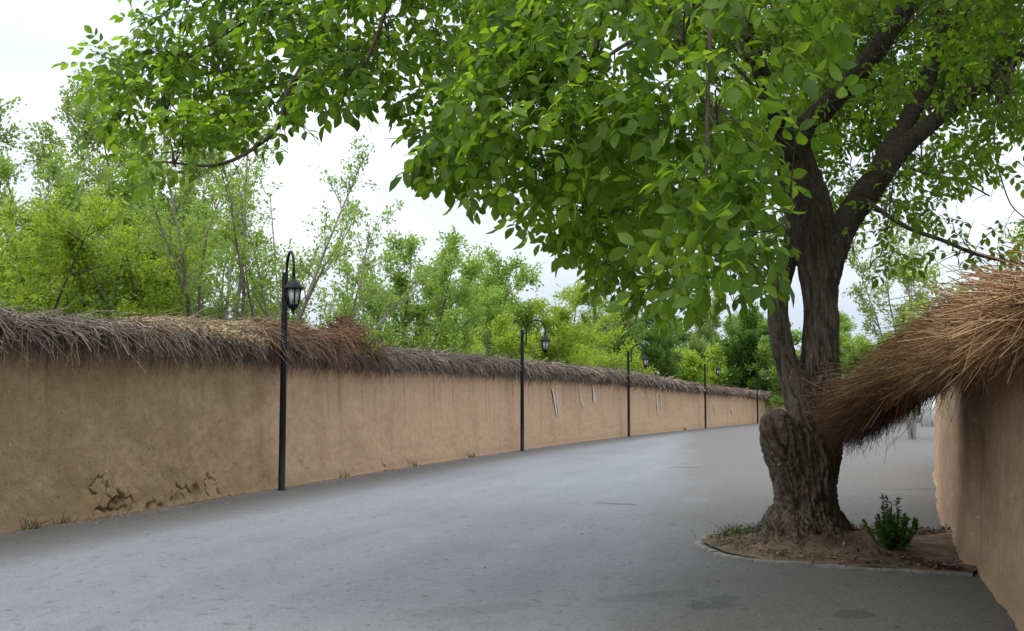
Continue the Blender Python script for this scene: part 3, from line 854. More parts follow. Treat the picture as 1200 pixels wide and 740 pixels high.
# ------------------------------------------------------------------ street lamps
def black_paint():
    k = NT("black_paint")
    n = k.noise(k.pos(), 30, 4, 0.6)
    c = k.mix(k.step(n, 0.5, 0.75), (0.006, 0.006, 0.007), (0.014, 0.0135, 0.013))
    return k.done(k.principled(c, k.ramp(n, [(0.3, 0.5), (0.8, 0.7)]), 0.2, k.bump(n, 0.12, 0.004)))
def lantern_glass():
    k = NT("lantern_glass")
    n = k.noise(k.pos(), 14, 4, 0.6)
    c = k.mix(k.step(n, 0.4, 0.7), (0.86, 0.87, 0.86), (0.70, 0.70, 0.67))
    p = k.principled(c, 0.25, 0.5)
    t = k.n("BsdfTranslucent"); k.set(t.inputs["Color"], c)
    mx = k.n("MixShader"); mx.inputs[0].default_value = 0.55
    k.t.links.new(p, mx.inputs[1]); k.t.links.new(t.outputs[0], mx.inputs[2])
    return k.done(mx.outputs[0])
M['black'] = black_paint(); M['glass'] = lantern_glass()
def hexring(z, r, n=6, off=0.0):
    a = np.arange(n) * 2 * math.pi / n + off
    return np.stack([r * np.cos(a), r * np.sin(a), np.full(n, z)], 1)
def loft(buf, rings, close=True):
    P = np.stack(rings, 1); n = len(P)
    buf.grid(P, closed_u=True)
    if close:
        for idx, flip in ((0, True), (-1, False)):
            r = P[:, idx]
            f = [[(i + 1) % n, i, n] if flip else [i, (i + 1) % n, n] for i in range(n)]
            buf.add(np.vstack([r, r.mean(0)]), f)
H, REACH = 4.0, 0.82
b = Buf(); circ = lambda z, r, n=16: hexring(z, r, n)
loft(b, [circ(0, .085), circ(0.012, .085), circ(0.014, .063), circ(1.0, .062), circ(2.4, .058), circ(H - .03, .057), circ(H, .05)])
pole_me = b.mesh("pole", M['black'], True)
b = Buf(); loft(b, [circ(-.04, .07), circ(.04, .07)]); collar_me = b.mesh("collar", M['black'])
xa = 0.145; rr = (REACH - xa) / 2
pts = [(xa, 0, H - 0.52), (xa, 0, H - 0.1)] + [(xa + rr - rr * math.cos(a), 0, H - 0.03 + rr * 1.05 * math.sin(a)) for a in np.linspace(0, math.pi, 18)] + [(REACH, 0, H - 0.2)]
b = Buf(); b.tube(pts, 0.026, 8); arm_me = b.mesh("arm", M['black'], True)
br_me = []
for z in (H - 0.12, H - 0.44):
    b = Buf(); b.tube([(0.03, 0, z), (xa, 0, z)], 0.019, 8); br_me.append(b.mesh("bracket", M['black']))
z1 = H - 0.2
b = Buf()                                               # lantern frame: bars, top and bottom rims
top_r, bot_r, zt1, zb1 = 0.125, 0.085, z1 - 0.16, z1 - 0.43
T, Bm = hexring(zt1, top_r), hexring(zb1, bot_r)
for i in range(6):
    b.tube([Bm[i], T[i]], 0.012, 4)
    b.tube([T[i], T[(i + 1) % 6]], 0.013, 4); b.tube([Bm[i], Bm[(i + 1) % 6]], 0.013, 4)
loft(b, [hexring(zb1 - .075, .03), hexring(zb1 - .03, .085), hexring(zb1, .092)])
frame_me = b.mesh("lantern", M['black'])
b = Buf(); loft(b, [hexring(zt1 - .005, .165, 12), hexring(zt1 + .025, .168, 12), hexring(zt1 + .03, .135, 12), hexring(zt1 + .085, .11, 12), hexring(zt1 + .125, .06, 12), hexring(zt1 + .15, .034, 12), hexring(zt1 + .19, .03, 12)])
cap_me = b.mesh("lantern_roof", M['black'], False)
b = Buf(); loft(b, [hexring(zb1 - .15, .006, 8), hexring(zb1 - .125, .02, 8), hexring(zb1 - .1, .014, 8), hexring(zb1 - .07, .032, 8)]); fin_me = b.mesh("finial", M['black'])
pane_me = []
for i in range(6):
    j = (i + 1) % 6
    b = Buf(); q = np.array([Bm[i], Bm[j], T[j], T[i]]) * np.array([0.95, 0.95, 1])
    inn = q * np.array([0.97, 0.97, 1])
    b.add(np.vstack([q, inn]), [[0, 1, 2, 3], [7, 6, 5, 4], [0, 4, 5, 1], [1, 5, 6, 2], [2, 6, 7, 3], [3, 7, 4, 0]]); pane_me.append(b.mesh("pane", M['glass']))
lamp_labels = ["nearest black street lamp, its white-paned lantern hanging straight toward the viewer before the brush heap",
               "second black arched street lamp, standing just before the narrow white paint strokes",
               "middle black arched street lamp, third along the mud wall after the paint smears",
               "fourth black arched street lamp along the wall, below the round green trees",
               "farthest black street lamp seen at the far end of the wall beside the tree stump"]
for i, p in enumerate(lamps):
    root = empty("street_lamp", (p[0], p[1], 0.004), lamp_labels[i], "street lamp", "street lamps along the mud wall")
    s = S_L[i]; N = LW.nrm(s)
    root.rotation_euler = (0, 0, math.atan2(N[1], N[0]) + (-0.92, -0.1, 0.05, 0.02, 0.0)[i])
    def part(name, me, par):
        o = bpy.data.objects.new(name, me); COL.objects.link(o); o.parent = par
        return o
    part("pole", pole_me, root)
    cl = part("collar", collar_me, root); cl.location = (0, 0, 2.62)
    arm = part("arm", arm_me, root)
    for me in br_me: part("bracket", me, arm)
    ln = part("lantern", frame_me, root); ln.location = (REACH, 0, z1 * -0.12); ln.scale = (1.12, 1.12, 1.12)
    part("lantern_roof", cap_me, ln); part("finial", fin_me, ln)
    for me in pane_me: part("pane", me, ln)

# ------------------------------------------------------------------ tree pit: kerb, soil, litter, shrub, grass
kerb_px = [(1122, 620), (1065, 617.5), (1017, 615.5), (950, 614), (884, 615.5), (847, 620), (826, 628), (824, 635), (850, 645), (903, 653), (969, 658), (1045, 662), (1122, 667), (1140, 668)]
KP = Path([ground(*p, z=0.06)[:2] for p in kerb_px], +1)
def concrete(name, a, bcol):
    k = NT(name)
    n = k.noise(k.pos(), 7, 5, 0.65); f = k.noise(k.pos(), 60, 3, 0.7)
    c = k.mix(k.step(n, 0.35, 0.7), a, bcol)
    c = k.mix(k.math('MULTIPLY', k.step(f, 0.5, 0.75), 0.3), c, tuple(x * 0.5 for x in a))
    return k.done(k.principled(c, 0.9, 0.25, k.bump(k.math('ADD', n, f), 0.4, 0.01)))
M['clod'] = concrete("mud_clod", (0.16, 0.11, 0.07), (0.34, 0.25, 0.16))
M['kerb'] = concrete("kerb_concrete", (0.14, 0.13, 0.115), (0.27, 0.255, 0.225))
kerb = empty("tree_pit_kerb", (*KP.p[len(KP.p) // 2], 0.004), "low grey concrete kerb stones curving round the soil at the big tree's foot", "kerb")
s = 0.0
while s < KP.s[-1] - 0.05:
    front = s > KP.s[-1] * 0.52
    L = (0.30 if front else 0.5) * RNG.uniform(0.9, 1.1)
    s2 = min(s + L, KP.s[-1])
    hh = 0.03 + RNG.uniform(-0.006, 0.006)
    wide = 0.075 + 0.06 * math.exp(-((s - KP.s[-1] * 0.47) / 0.55) ** 2); w0, w1 = -wide, 0.075
    zs = [(w0, -0.02), (w0, hh - 0.012), (w0 + 0.014, hh), (w1 - 0.014, hh), (w1, hh - 0.012), (w1, -0.02)]
    sa_ = np.linspace(s + 0.0025, s2 - 0.0025, 4)
    tw = RNG.uniform(-0.008, 0.008)
    P = np.stack([KP.at(sa_, n + tw, z) for n, z in zs], 1)
    b = Buf(); b.grid(P)
    for idx, fl in ((0, 1), (-1, 0)):
        r = P[idx]; k = len(r)
        b.add(r, [list(range(k)) if fl else list(range(k))[::-1]])
    b.build("kerb_stone", M['kerb'], kerb)
    s = s2
# soil inside the kerb, heaped at the trunk
tree_base = ground(944, 642)
cen = KP.p.mean(0)
def soil_material():
    k = NT("pit_soil")
    n = k.noise(k.pos(), 3.5, 5, 0.65); f = k.noise(k.pos(), 40, 4, 0.7)
    c = k.mix(k.step(n, 0.35, 0.65), (0.13, 0.092, 0.06), (0.27, 0.19, 0.125))
    c = k.mix(k.math('MULTIPLY', k.step(f, 0.5, 0.7), 0.6), c, (0.06, 0.04, 0.028))
    return k.done(k.principled(c, 0.97, 0.1, k.bump(f, 0.9, 0.03)))
def soil_z(x, y):
    d2 = ((x - tree_base[0] - 0.12) / 0.95) ** 2 + ((y - tree_base[1] + 0.12) / 0.6) ** 2
    q = np.stack([x * 5, y * 5, np.zeros_like(x)], 1)
    return 0.022 + 0.22 * np.exp(-d2 * 1.1) * (0.6 + 0.9 * fbm(q, 4)) + 0.05 * (fbm(q * 1.7 + 9, 3) - 0.4)
inner = KP.p[::3]
rings = []
for f in np.linspace(0, 1, 40):
    # each ring closes across the wall side
    loop = np.vstack([inner, [[5.2, 11.9], [5.35, 12.8]]])
    rr_ = cen + (loop - cen) * f
    rings.append(np.column_stack([rr_, soil_z(rr_[:, 0], rr_[:, 1])]))
P = np.stack(rings, 1)
b = Buf(); b.grid(P, closed_u=True)
tag(b.build("soil", soil_material(), smooth=True), kind="structure")
def in_pit(n, bias=None):
    out = []
    while len(out) < n:
        f = math.sqrt(RNG.uniform(0, 0.9)); i = RNG.integers(0, len(inner))
        p = cen + (inner[i] - cen) * f
        if bias is None or bias(p): out.append(p)
    return np.array(out)
pp = np.vstack([in_pit(1100), in_pit(1700, lambda p: p[0] > 3.9)])
C = np.column_stack([pp, soil_z(pp[:, 0], pp[:, 1]) + RNG.uniform(0.005, 0.045, len(pp))])
g = Buf(); D = RNG.normal(0, 1, C.shape); D[:, 2] *= 0.25
NN = RNG.normal(0, 0.4, C.shape); NN[:, 2] = 1
leaf_cards(g, C, D, NN, RNG.uniform(0.03, 0.08, len(C)), RNG.uniform(0.015, 0.035, len(C)))
tag(g.build("leaf_litter", M['litter']), "brown dead leaves strewn over the soil round the tree", kind="stuff")
n = 330
pp = np.column_stack([RNG.uniform(-2.5, 4.6, n), RNG.uniform(6.5, 16, n)])
g = Buf(); D = RNG.normal(0, 1, (n, 3)); D[:, 2] = 0; NN = RNG.normal(0, 0.3, (n, 3)); NN[:, 2] = 1
pp[:, 0] = np.where(RNG.uniform(0, 1, n) < 0.75, pp[:, 1] * 0.30 + RNG.uniform(-1.6, 0.9, n) , pp[:, 0])
leaf_cards(g, np.column_stack([pp, np.full(n, 0.012)]), D, NN, RNG.uniform(0.012, 0.05, n), RNG.uniform(0.006, 0.02, n))
tag(g.build("road_litter", M['litter']), "scattered leaf scraps lying on the asphalt", kind="stuff")
g = Buf()
n = 260
pp = ground(868, 634)[:2] + RNG.normal(0, 1, (n, 2)) * np.array([0.16, 0.16])
pp[180:] = ground(905, 645)[:2] + RNG.normal(0, 1, (80, 2)) * np.array([0.28, 0.08])
A = np.column_stack([pp, soil_z(pp[:, 0], pp[:, 1])])
lean = RNG.normal(0, 0.06, (n, 3)); lean[:, 2] = RNG.uniform(0.05, 0.15, n)
g.sticks(A, A + lean * 0.6, A + lean * np.array([1.6, 1.6, 1.0]), 0.0045, 0.001)
tag(g.build("grass", M['grass']), "small tuft of green grass inside the kerb", kind="stuff")
# clods and crumbs fallen from the wall along its foot
n = 900
sv = RNG.uniform(S_L[0] - 8, S_L[0] + 14, n)
cl = np.array([c[:, 0].mean() for c in CRACKS])
sv[:420] = RNG.choice(cl, 420) + RNG.normal(0, 0.35, 420)
C = LW.at(sv, 0.05 + np.abs(RNG.normal(0, 0.10, n)) + (RNG.uniform(0, 1, n) < 0.15) * RNG.uniform(0, 0.7, n), 0.008)
R_ = RNG.uniform(0.005, 0.022, n) * np.where(np.arange(n) < 420, 1.25, 0.8)
tet = np.array([[1, 0, -.4], [-.6, .8, -.4], [-.5, -.8, -.4], [0.1, 0.1, .8], [.5, .7, .2]])
g = Buf()
vv = C[:, None] + (tet[None] + RNG.normal(0, 0.25, (n, 5, 3))) * R_[:, None, None]
g.add(vv.reshape(-1, 3), ((np.arange(n) * 5)[:, None, None] + np.array([[0, 4, 3], [4, 1, 3], [1, 2, 3], [2, 0, 3], [0, 2, 1], [0, 1, 4]])[None]).reshape(-1, 3))
tag(g.build("rubble", M['clod']), "small clods of fallen mud plaster along the long wall's foot", kind="stuff")
g = Buf()
for (px, py, k) in ((552, 536, 26), (480, 547, 14), (804, 504.5, 30), (30, 620, 22), (70, 614, 16), (395, 560, 14)):
    s = s_of(px, py)
    c = LW.at(np.full(k, s) + RNG.normal(0, 0.12, k), np.abs(RNG.normal(0.06, 0.04, k)) + 0.05, 0.004)
    lean = RNG.normal(0, 0.05, (k, 3)); lean[:, 2] = RNG.uniform(0.05, 0.2, k)
    g.sticks(c, c + lean * 0.6, c + lean * np.array([1.7, 1.7, 1.0]), 0.006, 0.0015)
tag(g.build("weeds", M['grass']), "sparse weed tufts along the foot of the long wall", kind="stuff")
# small evergreen shrub
def shrub_at(px, py, h, r):
    p = ground(px, py, 0.03)
    root = empty("shrub", p, "small dark green bushy shrub growing in the tree pit", "shrub")
    st, lf = Buf(), Buf()
    C, D = [], []
    for i in range(34):
        a = RNG.uniform(0, 2 * math.pi); k = math.sqrt(RNG.uniform(0, 1))
        L = h * RNG.uniform(0.45, 0.72) if i > 3 else h * RNG.uniform(0.85, 1.05)
        rad = r * k if i > 3 else r * 0.3 * k
        base = p + np.array([math.cos(a), math.sin(a), 0]) * 0.05
        tip = p + np.array([math.cos(a) * rad, math.sin(a) * rad, L])
        mid = (base + tip) / 2 + np.array([math.cos(a), math.sin(a), 0]) * rad * 0.25
        pts = np.array([base, mid, tip])
        st.tube(pts, [0.006, 0.004, 0.002], 4)
        for t in np.linspace(0.2, 1, 26):
            q = base * (1 - t) ** 2 + 2 * mid * t * (1 - t) + tip * t * t
            for _ in range(2):
                C.append(q); D.append(RNG.normal(0, 0.8, 3) + np.array([math.cos(a), math.sin(a), 0.9]))
    C, D = np.array(C), np.array(D)
    leaf_cards(lf, C, D, RNG.normal(0, 1, C.shape) + np.array([0, 0, 0.7]), RNG.uniform(0.035, 0.075, len(C)), RNG.uniform(0.016, 0.034, len(C)))
    st.build("stem", M['bark_dark'], root); lf.build("foliage", M['leaf_shrub'], root, kind="stuff")
shrub_at(1046, 648, 0.56, 0.30)

# ------------------------------------------------------------------ the big walnut tree
TB = float(tree_base[1])
PXM = TB / F_PX
walnut = empty("walnut_tree", tree_base, "large old walnut tree with a deeply furrowed trunk and sawn-off stump limb", "tree")
def limb(pts):
    """pts: px, py, radius px, depth offset from the trunk"""
    P = np.array([at(x, y, TB + dy) for x, y, r, dy in pts]); R = np.array([r * PXM * (TB + dy) / TB for x, y, r, dy in pts])
    n = len(P)
    Q = catmull(np.column_stack([P, R]), 6)
    return Q[:, :3], np.maximum(Q[:, 3], 0.004)
L_main = [(946, 662, 56, 0), (945, 640, 46, 0), (945, 615, 38, 0), (946, 585, 35, 0), (950, 550, 33, 0), (954, 510, 31, 0), (958, 470, 27, 0), (961, 430, 23, 0), (962, 390, 20.5, 0), (961, 350, 20.5, 0), (960, 315, 24, 0)]
L_up = [(961, 330, 23, 0), (957, 290, 24, 0), (948, 240, 24, 0), (938, 200, 22, 0), (928, 165, 20, -0.1)]
L_a = [(930, 180, 18, -0.1), (912, 140, 13, -0.3), (897, 100, 11, -0.7), (878, 45, 9.5, -1.2), (866, -20, 8, -1.8), (840, -110, 6, -2.6)]
L_b = [(928, 178, 19, -0.1), (946, 150, 16, -0.2), (980, 113, 14, -0.4), (1010, 80, 13, -0.6), (1045, 33, 12, -0.8), (1075, -20, 11, -1.0), (1110, -120, 8, -1.2)]
L_r = [(964, 330, 19, 0), (975, 290, 18.5, 0), (992, 258, 17, 0.1), (1018, 222, 16, 0.2), (1050, 182, 13.5, 0.3), (1085, 150, 10, 0.4), (1125, 118, 9, 0.5), (1165, 88, 8.5, 0.6), (1205, 58, 7.5, 0.7), (1280, 5, 6, 0.9)]
L_r2 = [(1022, 215, 13, 0.25), (1043, 175, 12, 0.4), (1064, 140, 10, 0.7), (1085, 98, 10, 1.0), (1100, 40, 8, 1.3), (1112, -60, 6, 1.6)]
L_s = [(950, 560, 22, -0.12), (946, 515, 19, -0.14), (938, 478, 16.5, -0.1), (926, 440, 14.5, -0.04), (915, 398, 13, 0.0), (911, 362, 12.5, 0.02), (915, 330, 12, 0.08), (924, 300, 11, 0.15), (930, 265, 10.5, 0.3), (922, 215, 9, 0.6), (905, 150, 7, 1.0)]
L_st = [(944, 612, 25, -0.04), (937, 575, 26, -0.08), (927, 540, 25, -0.13), (917, 512, 23.5, -0.17), (908, 494, 19, -0.2), (902, 484, 12, -0.21)]
roots = [[(930, 610, 26, -0.1), (912, 632, 19, -0.28), (897, 645, 13, -0.42), (884, 655, 8, -0.5)], [(940, 612, 24, -0.15), (938, 640, 20, -0.42), (930, 654, 13, -0.62)],
         [(958, 610, 24, -0.1), (972, 634, 18, -0.34), (988, 648, 12, -0.45), (1003, 655, 7, -0.5)], [(966, 606, 22, 0.05), (990, 628, 14, 0.05), (1012, 634, 11, 0.02), (1022, 634, 8, 0)], [(925, 606, 22, 0.1), (900, 625, 14, 0.1), (888, 632, 9, 0.1)]]
skel = [limb(x) for x in (L_main, L_up, L_a, L_b, L_r, L_r2, L_s, L_st)] + [limb(x) for x in roots]
b = Buf()
for P, R in skel:
    b.tube(P, R, 20)
tmp = b.build("trunk_raw", None)
md = tmp.modifiers.new("remesh", 'REMESH'); md.mode = 'VOXEL'; md.voxel_size = 0.014
md2 = tmp.modifiers.new("smooth", 'SMOOTH'); md2.factor = 0.5; md2.iterations = 5
dg = bpy.context.evaluated_depsgraph_get()
ev = tmp.evaluated_get(dg)
tm = bpy.data.meshes.new_from_object(ev)
nv = len(tm.vertices)
V = np.empty(nv * 3, np.float32); tm.vertices.foreach_get("co", V); V = V.reshape(-1, 3).astype(float)
NV = np.empty(nv * 3, np.float32); tm.vertex_normals.foreach_get("vector", NV); NV = NV.reshape(-1, 3).astype(float)
segs = []
for P, R in skel:
    s0 = 0
    for i in range(0, len(P) - 1):
        segs.append((P[i], P[i + 1], R[i], s0)); s0 += np.linalg.norm(P[i + 1] - P[i])
best = np.full(nv, 1e9); perp = np.zeros((nv, 3)); along = np.zeros(nv); rad = np.full(nv, 0.1); axis = np.zeros((nv, 3))
for A, B, r, s0 in segs:
    d = B - A; l = np.linalg.norm(d)
    if l < 1e-6: continue
    d = d / l
    w = V - A
    t = np.clip(w @ d, 0, l)
    q = w - t[:, None] * d
    dist = np.linalg.norm(q, axis=1) / max(r, 0.02)
    m = dist < best
    best[m] = dist[m]; perp[m] = q[m]; along[m] = s0 + t[m]; rad[m] = r; axis[m] = d
# furrowed bark: ridges run along the limb with a slow twist
tw = 0.55 * V[:, 2]
cx, cy = V[:, 0] - tree_base[0], V[:, 1] - tree_base[1]
q = np.stack([cx * np.cos(tw) - cy * np.sin(tw), cx * np.sin(tw) + cy * np.cos(tw), V[:, 2] * 0.12], 1)
warp = (np.stack([fbm(V * np.array([2.6, 2.6, 2.0]) + k * 31, 2) for k in range(3)], 1) - 0.5) * np.array([1, 1, 0.6])
f1 = fbm(q * np.array([19, 19, 17]) + warp * 3.0, 3)
ridge = np.abs(f1 - 0.5) * 2
ridge = np.clip(ridge * 3.6, 0, 1) ** 0.6
cross = np.abs(vnoise(V * np.array([9, 9, 22.0]) + warp * 3) - 0.5) * 2
ridge = ridge * (0.72 + 0.28 * np.clip(cross * 3, 0, 1))
f2 = np.abs(fbm(q * 44 + warp * 5, 2) - 0.5) * 2
f2 = np.clip(f2 * 3, 0, 1)
lowz = np.clip((2.2 - V[:, 2]) / 2.0, 0.0, 1)
amp = np.clip(rad * 0.10, 0.004, 0.034) * (0.5 + 0.6 * lowz)
lump = (fbm(V * np.array([3.2, 3.2, 1.6]), 3) - 0.5) * 0.13 * np.clip(rad / 0.4, 0.1, 1)
flutes = (fbm(q * np.array([4.2, 4.2, 5.0]) + warp * 0.8 + 7, 2) - 0.5) * 0.30 * lowz * np.clip(rad / 0.35, 0, 1)
disp = (ridge - 0.75) * amp * 1.9 + (f2 - 0.7) * amp * 0.45 + lump + flutes
V2 = V + NV * disp[:, None]
tm.vertices.foreach_set("co", V2.astype(np.float32).ravel())
tm.polygons.foreach_set("use_smooth", np.ones(len(tm.polygons), bool))
tm.update()
float_attr(tm, "furrow", np.clip(ridge * 0.75 + f2 * 0.25, 0, 1))
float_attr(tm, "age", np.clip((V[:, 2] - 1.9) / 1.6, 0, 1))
bpy.data.objects.remove(tmp)
def trunk_material():
    k = NT("walnut_bark")
    p = k.pos()
    fu = k.attr("furrow"); ag = k.attr("age")
    n = k.math('MULTIPLY', k.math('ABSOLUTE', k.math('SUBTRACT', k.noise(k.mapping(p, (1, 1, 0.13)), 26, 4, 0.6, 0.5), 0.5)), 3.6, clamp=True); f = k.noise(p, 60, 5, 0.7); bg = k.noise(p, 1.7, 3)
    plate = k.mix(k.step(n, 0.1, 0.8), (0.15, 0.115, 0.088), (0.31, 0.255, 0.20))
    furrow_tone = (0.06, 0.042, 0.03)
    c = k.mix(k.step(fu, 0.25, 0.8), furrow_tone, plate)  # furrow bottoms coloured darker than the raised bark plates
    c = k.mix(k.math('MULTIPLY', k.step(bg, 0.48, 0.7), 0.35), c, (0.19, 0.165, 0.125))
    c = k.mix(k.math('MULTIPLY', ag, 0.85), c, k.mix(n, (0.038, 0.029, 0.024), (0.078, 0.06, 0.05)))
    h = k.math('ADD', n, k.math('MULTIPLY', f, 0.6))
    return k.done(k.principled(c, 0.92, 0.2, k.bump(h, 0.9, 0.03)))
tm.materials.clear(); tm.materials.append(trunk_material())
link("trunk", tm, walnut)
# sawn face of the stump
cst = at(906, 482, TB - 0.22)
# ---- branches, twigs and leaves
def leaflet(base, d, nrm, L, W, droop):
    """8-triangle folded, drooping leaflet"""
    d = norm(d); s = norm(np.cross(d, nrm)); n = np.cross(s, d)
    def mid(t):
        return base + d * (L * t) - n * (droop * L * t * t)
    v = [mid(0)]
    for t, w in ((0.3, 0.80), (0.62, 1.0), (0.86, 0.5)):
        m = mid(t)
        up = n * (W * 0.5 * w * 0.30)
        v += [m, m + s * W * 0.5 * w + up, m - s * W * 0.5 * w + up]
    v.append(mid(1))
    f3 = [[0, 1, 2], [0, 3, 1], [7, 10, 8], [7, 9, 10]]
    f4 = [[1, 4, 5, 2], [1, 3, 6, 4], [4, 7, 8, 5], [4, 6, 9, 7]]
    return np.array(v), f3, f4
def compound_leaf(seed, pairs, L0=0.105):
    r = np.random.default_rng(seed)
    b = Buf()
    Lr = 0.26 + 0.03 * pairs
    dr = r.uniform(0.15, 0.5)
    rach = lambda t: np.array([Lr * t, 0.03 * math.sin(t * 2.0), -dr * Lr * t * t])
    b.tube([rach(t) for t in (0, 0.35, 0.7, 1.0)], [0.0026, 0.0022, 0.0018, 0.0012], 3, cap=False)
    def put(p, d, L):
        nn = norm(np.array([r.normal(0, 0.25), r.normal(0, 0.25), 1.0]))
        v, f3, f4 = leaflet(p, d, nn, L, L * r.uniform(0.50, 0.62), r.uniform(0.1, 0.45))
        b.add(v, f4); b.f.append((np.array(f3, np.int64), b.n - len(v)))
    for k in range(pairs):
        t = 0.36 + 0.56 * k / max(pairs - 1, 1)
        for sd in (1, -1):
            L = L0 * r.uniform(0.85, 1.1) * (0.72 + 0.28 * (k + 1) / pairs)
            put(rach(t), np.array([0.55, sd * 0.95, -r.uniform(0.1, 0.55)]), L)
    put(rach(1.0), np.array([1.0, r.normal(0, 0.15), -dr - r.uniform(0, 0.3)]), L0 * r.uniform(1.1, 1.3))
    return b
variants = [compound_leaf(100 + i, 2 + i % 3) for i in range(8)]
var_me = [v.mesh("leaf", M['walnut_leaf'], True) for v in variants]
VAR = []
for v in variants:
    VV = np.concatenate(v.v)
    t3 = np.concatenate([f + o for f, o in v.f if f.shape[1] == 3]); t4 = np.concatenate([f + o for f, o in v.f if f.shape[1] == 4])
    VAR.append((VV, t3, t4))

nodes = []                                              # skeleton points that branches may start from
for (P, R), lo in zip(skel[1:7], (10, 6, 6, 14, 6, 36)):
    for i in range(lo, len(P)):
        nodes.append((P[i], R[i]))
leafs = []                                              # (matrix rows, variant)
twigbuf = Buf()
branch_count = [0]
def curve3(a, m, c, n=8):
    t = np.linspace(0, 1, n)[:, None]
    return a * (1 - t) ** 2 + 2 * m * t * (1 - t) + c * t * t
def branch_part(P, R, sides=6):
    b = Buf(); b.tube(P, R, sides); branch_count[0] += 1
    return b.build("branch", M['bark_branch'], walnut, smooth=True)
def add_leaf(p, d, sc_=1.0, roll=None):
    """a compound leaf at p with its stalk running along d, upper side to the sky"""
    x = norm(d)
    up = np.array([0, 0, 1.0]) + RNG.normal(0, 0.55, 3)
    y = norm(np.cross(up, x)); z = np.cross(x, y)
    leafs.append((p, np.stack([x, y, z], 1) * sc_, int(RNG.integers(0, len(VAR)))))
def sprig(p, d, L, nl, sc_=1.0, r=0.005):
    """a leafy shoot"""
    d = norm(d)
    tip = p + d * L + np.array([0, 0, -0.16 * L])
    P = curve3(p, p + d * L * 0.5 + np.array([0, 0, 0.06 * L]), tip, 5)
    twigbuf.tube(P, np.linspace(r, 0.0018, 5), 4, cap=False)
    for k in range(nl):
        t = 0.25 + 0.75 * (k + 0.5) / nl
        q = p * (1 - t) ** 2 + 2 * (p + d * L * 0.5 + np.array([0, 0, 0.06 * L])) * t * (1 - t) + tip * t * t
        side = norm(np.cross(d, np.array([0, 0, 1.0]) + RNG.normal(0, 0.2, 3)))
        sg = 1 if k % 2 else -1
        dd = d * RNG.uniform(0.3, 0.9) + side * sg * RNG.uniform(0.4, 1.0) + np.array([0, 0, RNG.uniform(-0.75, 0.15)])
        add_leaf(q, dd, sc_ * RNG.uniform(0.75, 1.12))
    add_leaf(tip, d + np.array([0, 0, RNG.uniform(-0.7, -0.1)]), sc_ * RNG.uniform(0.8, 1.1))
def bough(pts, r0, r1, sprigs, L=(0.3, 0.6), nl=(4, 7), sc_=1.0, visible=True, start=0.25):
    """a limb through pts (world) carrying leafy shoots all along"""
    Q = catmull(np.asarray(pts, float), 6)
    R = np.linspace(r0, r1, len(Q))
    branch_part(Q, R)
    T = norm(np.gradient(Q, axis=0))
    for i in range(sprigs):
        k = RNG.uniform(start, 1.0) * (len(Q) - 1)
        j = int(min(k, len(Q) - 2)); p = Q[j] + (Q[j + 1] - Q[j]) * (k - j)
        a = RNG.normal(0, 1, 3); a[2] = a[2] * 0.6 - 0.15
        sprig(p, T[j] * 0.7 + norm(a), RNG.uniform(*L), int(RNG.integers(*nl)), sc_)
def clump(px, py, Y, rx, ry, ndepth, nspr, sc_=1.0, link_to=True, L=(0.18, 0.38)):
    """shoots filling an ellipsoid (half sizes rx, ry in photo pixels at that distance, ndepth in metres) joined to the nearest limb"""
    c = at(px, py, Y)
    k = Y / F_PX
    if link_to:
        A = min(nodes, key=lambda nd: np.linalg.norm(nd[0] - c) + 3.0 * (nd[1] > 0.16))
        a = A[0]
        m = (a + c) / 2 + np.array([0, 0, 0.18 * np.linalg.norm(c - a)]) + RNG.normal(0, 0.12, 3)
        P = curve3(a, m, c, 12) + np.vstack([np.zeros(3), RNG.normal(0, 0.02, (11, 3))])
        r0 = min(A[1] * 0.7, 0.02 + 0.012 * np.linalg.norm(c - a) ** 0.5)
        branch_part(P, np.linspace(r0, 0.007, 12))
        for i in range(4, 12, 2): nodes.append((P[i], r0 * 0.6))
    for i in range(int(nspr * (0.5 if (480 < px < 880 and Y < 9.5) else 0.58 if px <= 480 else 0.8))):
        v = norm(RNG.normal(0, 1, 3)) * RNG.uniform(0.15, 1) ** (1 / 2.2)
        p = c + np.array([0, 0, 0.12]) + v * np.array([max(rx * k - 0.22, 0.08), ndepth, max(ry * k - 0.22, 0.06)])
        d = norm(p - c) * 0.6 + norm(p - tree_base) * np.array([0.5, 0.5, 0]) + RNG.normal(0, 0.45, 3) + np.array([0, 0, -0.15])
        mid = c + (p - c) * 0.5 + np.array([0, 0, 0.05])
        if RNG.uniform() < 0.6:
            twigbuf.tube(curve3(c, mid, p, 4), np.linspace(0.006, 0.004, 4), 4, cap=False)
        sprig(p, d, RNG.uniform(*L), int(RNG.integers(3, 6)), sc_)

W = lambda seq: [at(x, y, Y) for x, y, Y in seq]
# boughs that show as dark lines in the photograph
bough(W([(905, 128, 12.0), (850, 92, 11.2), (800, 115, 10.4), (758, 143, 9.7), (704, 186, 9.0), (645, 197, 8.4)]), 0.035, 0.010, 26, start=0.3)
bough(W([(897, 100, 11.6), (780, -60, 10.0), (600, -130, 9.0), (450, -60, 8.6), (345, 95, 8.4), (325, 150, 8.35), (262, 192, 8.3), (190, 190, 8.3)]), 0.045, 0.008, 30, start=0.35, L=(0.2, 0.45))
bough(W([(878, 45, 11.1), (700, -90, 9.2), (590, -60, 8.2), (575, 40, 7.9), (552, 118, 7.7), (530, 160, 7.6), (505, 175, 7.5)]), 0.035, 0.007, 18, start=0.4, L=(0.2, 0.4))
bough(W([(878, 45, 11.1), (760, -80, 9.0), (640, -110, 7.4), (610, -20, 6.9), (604, 60, 6.8), (600, 150, 6.7)]), 0.03, 0.006, 16, start=0.4, L=(0.2, 0.45))
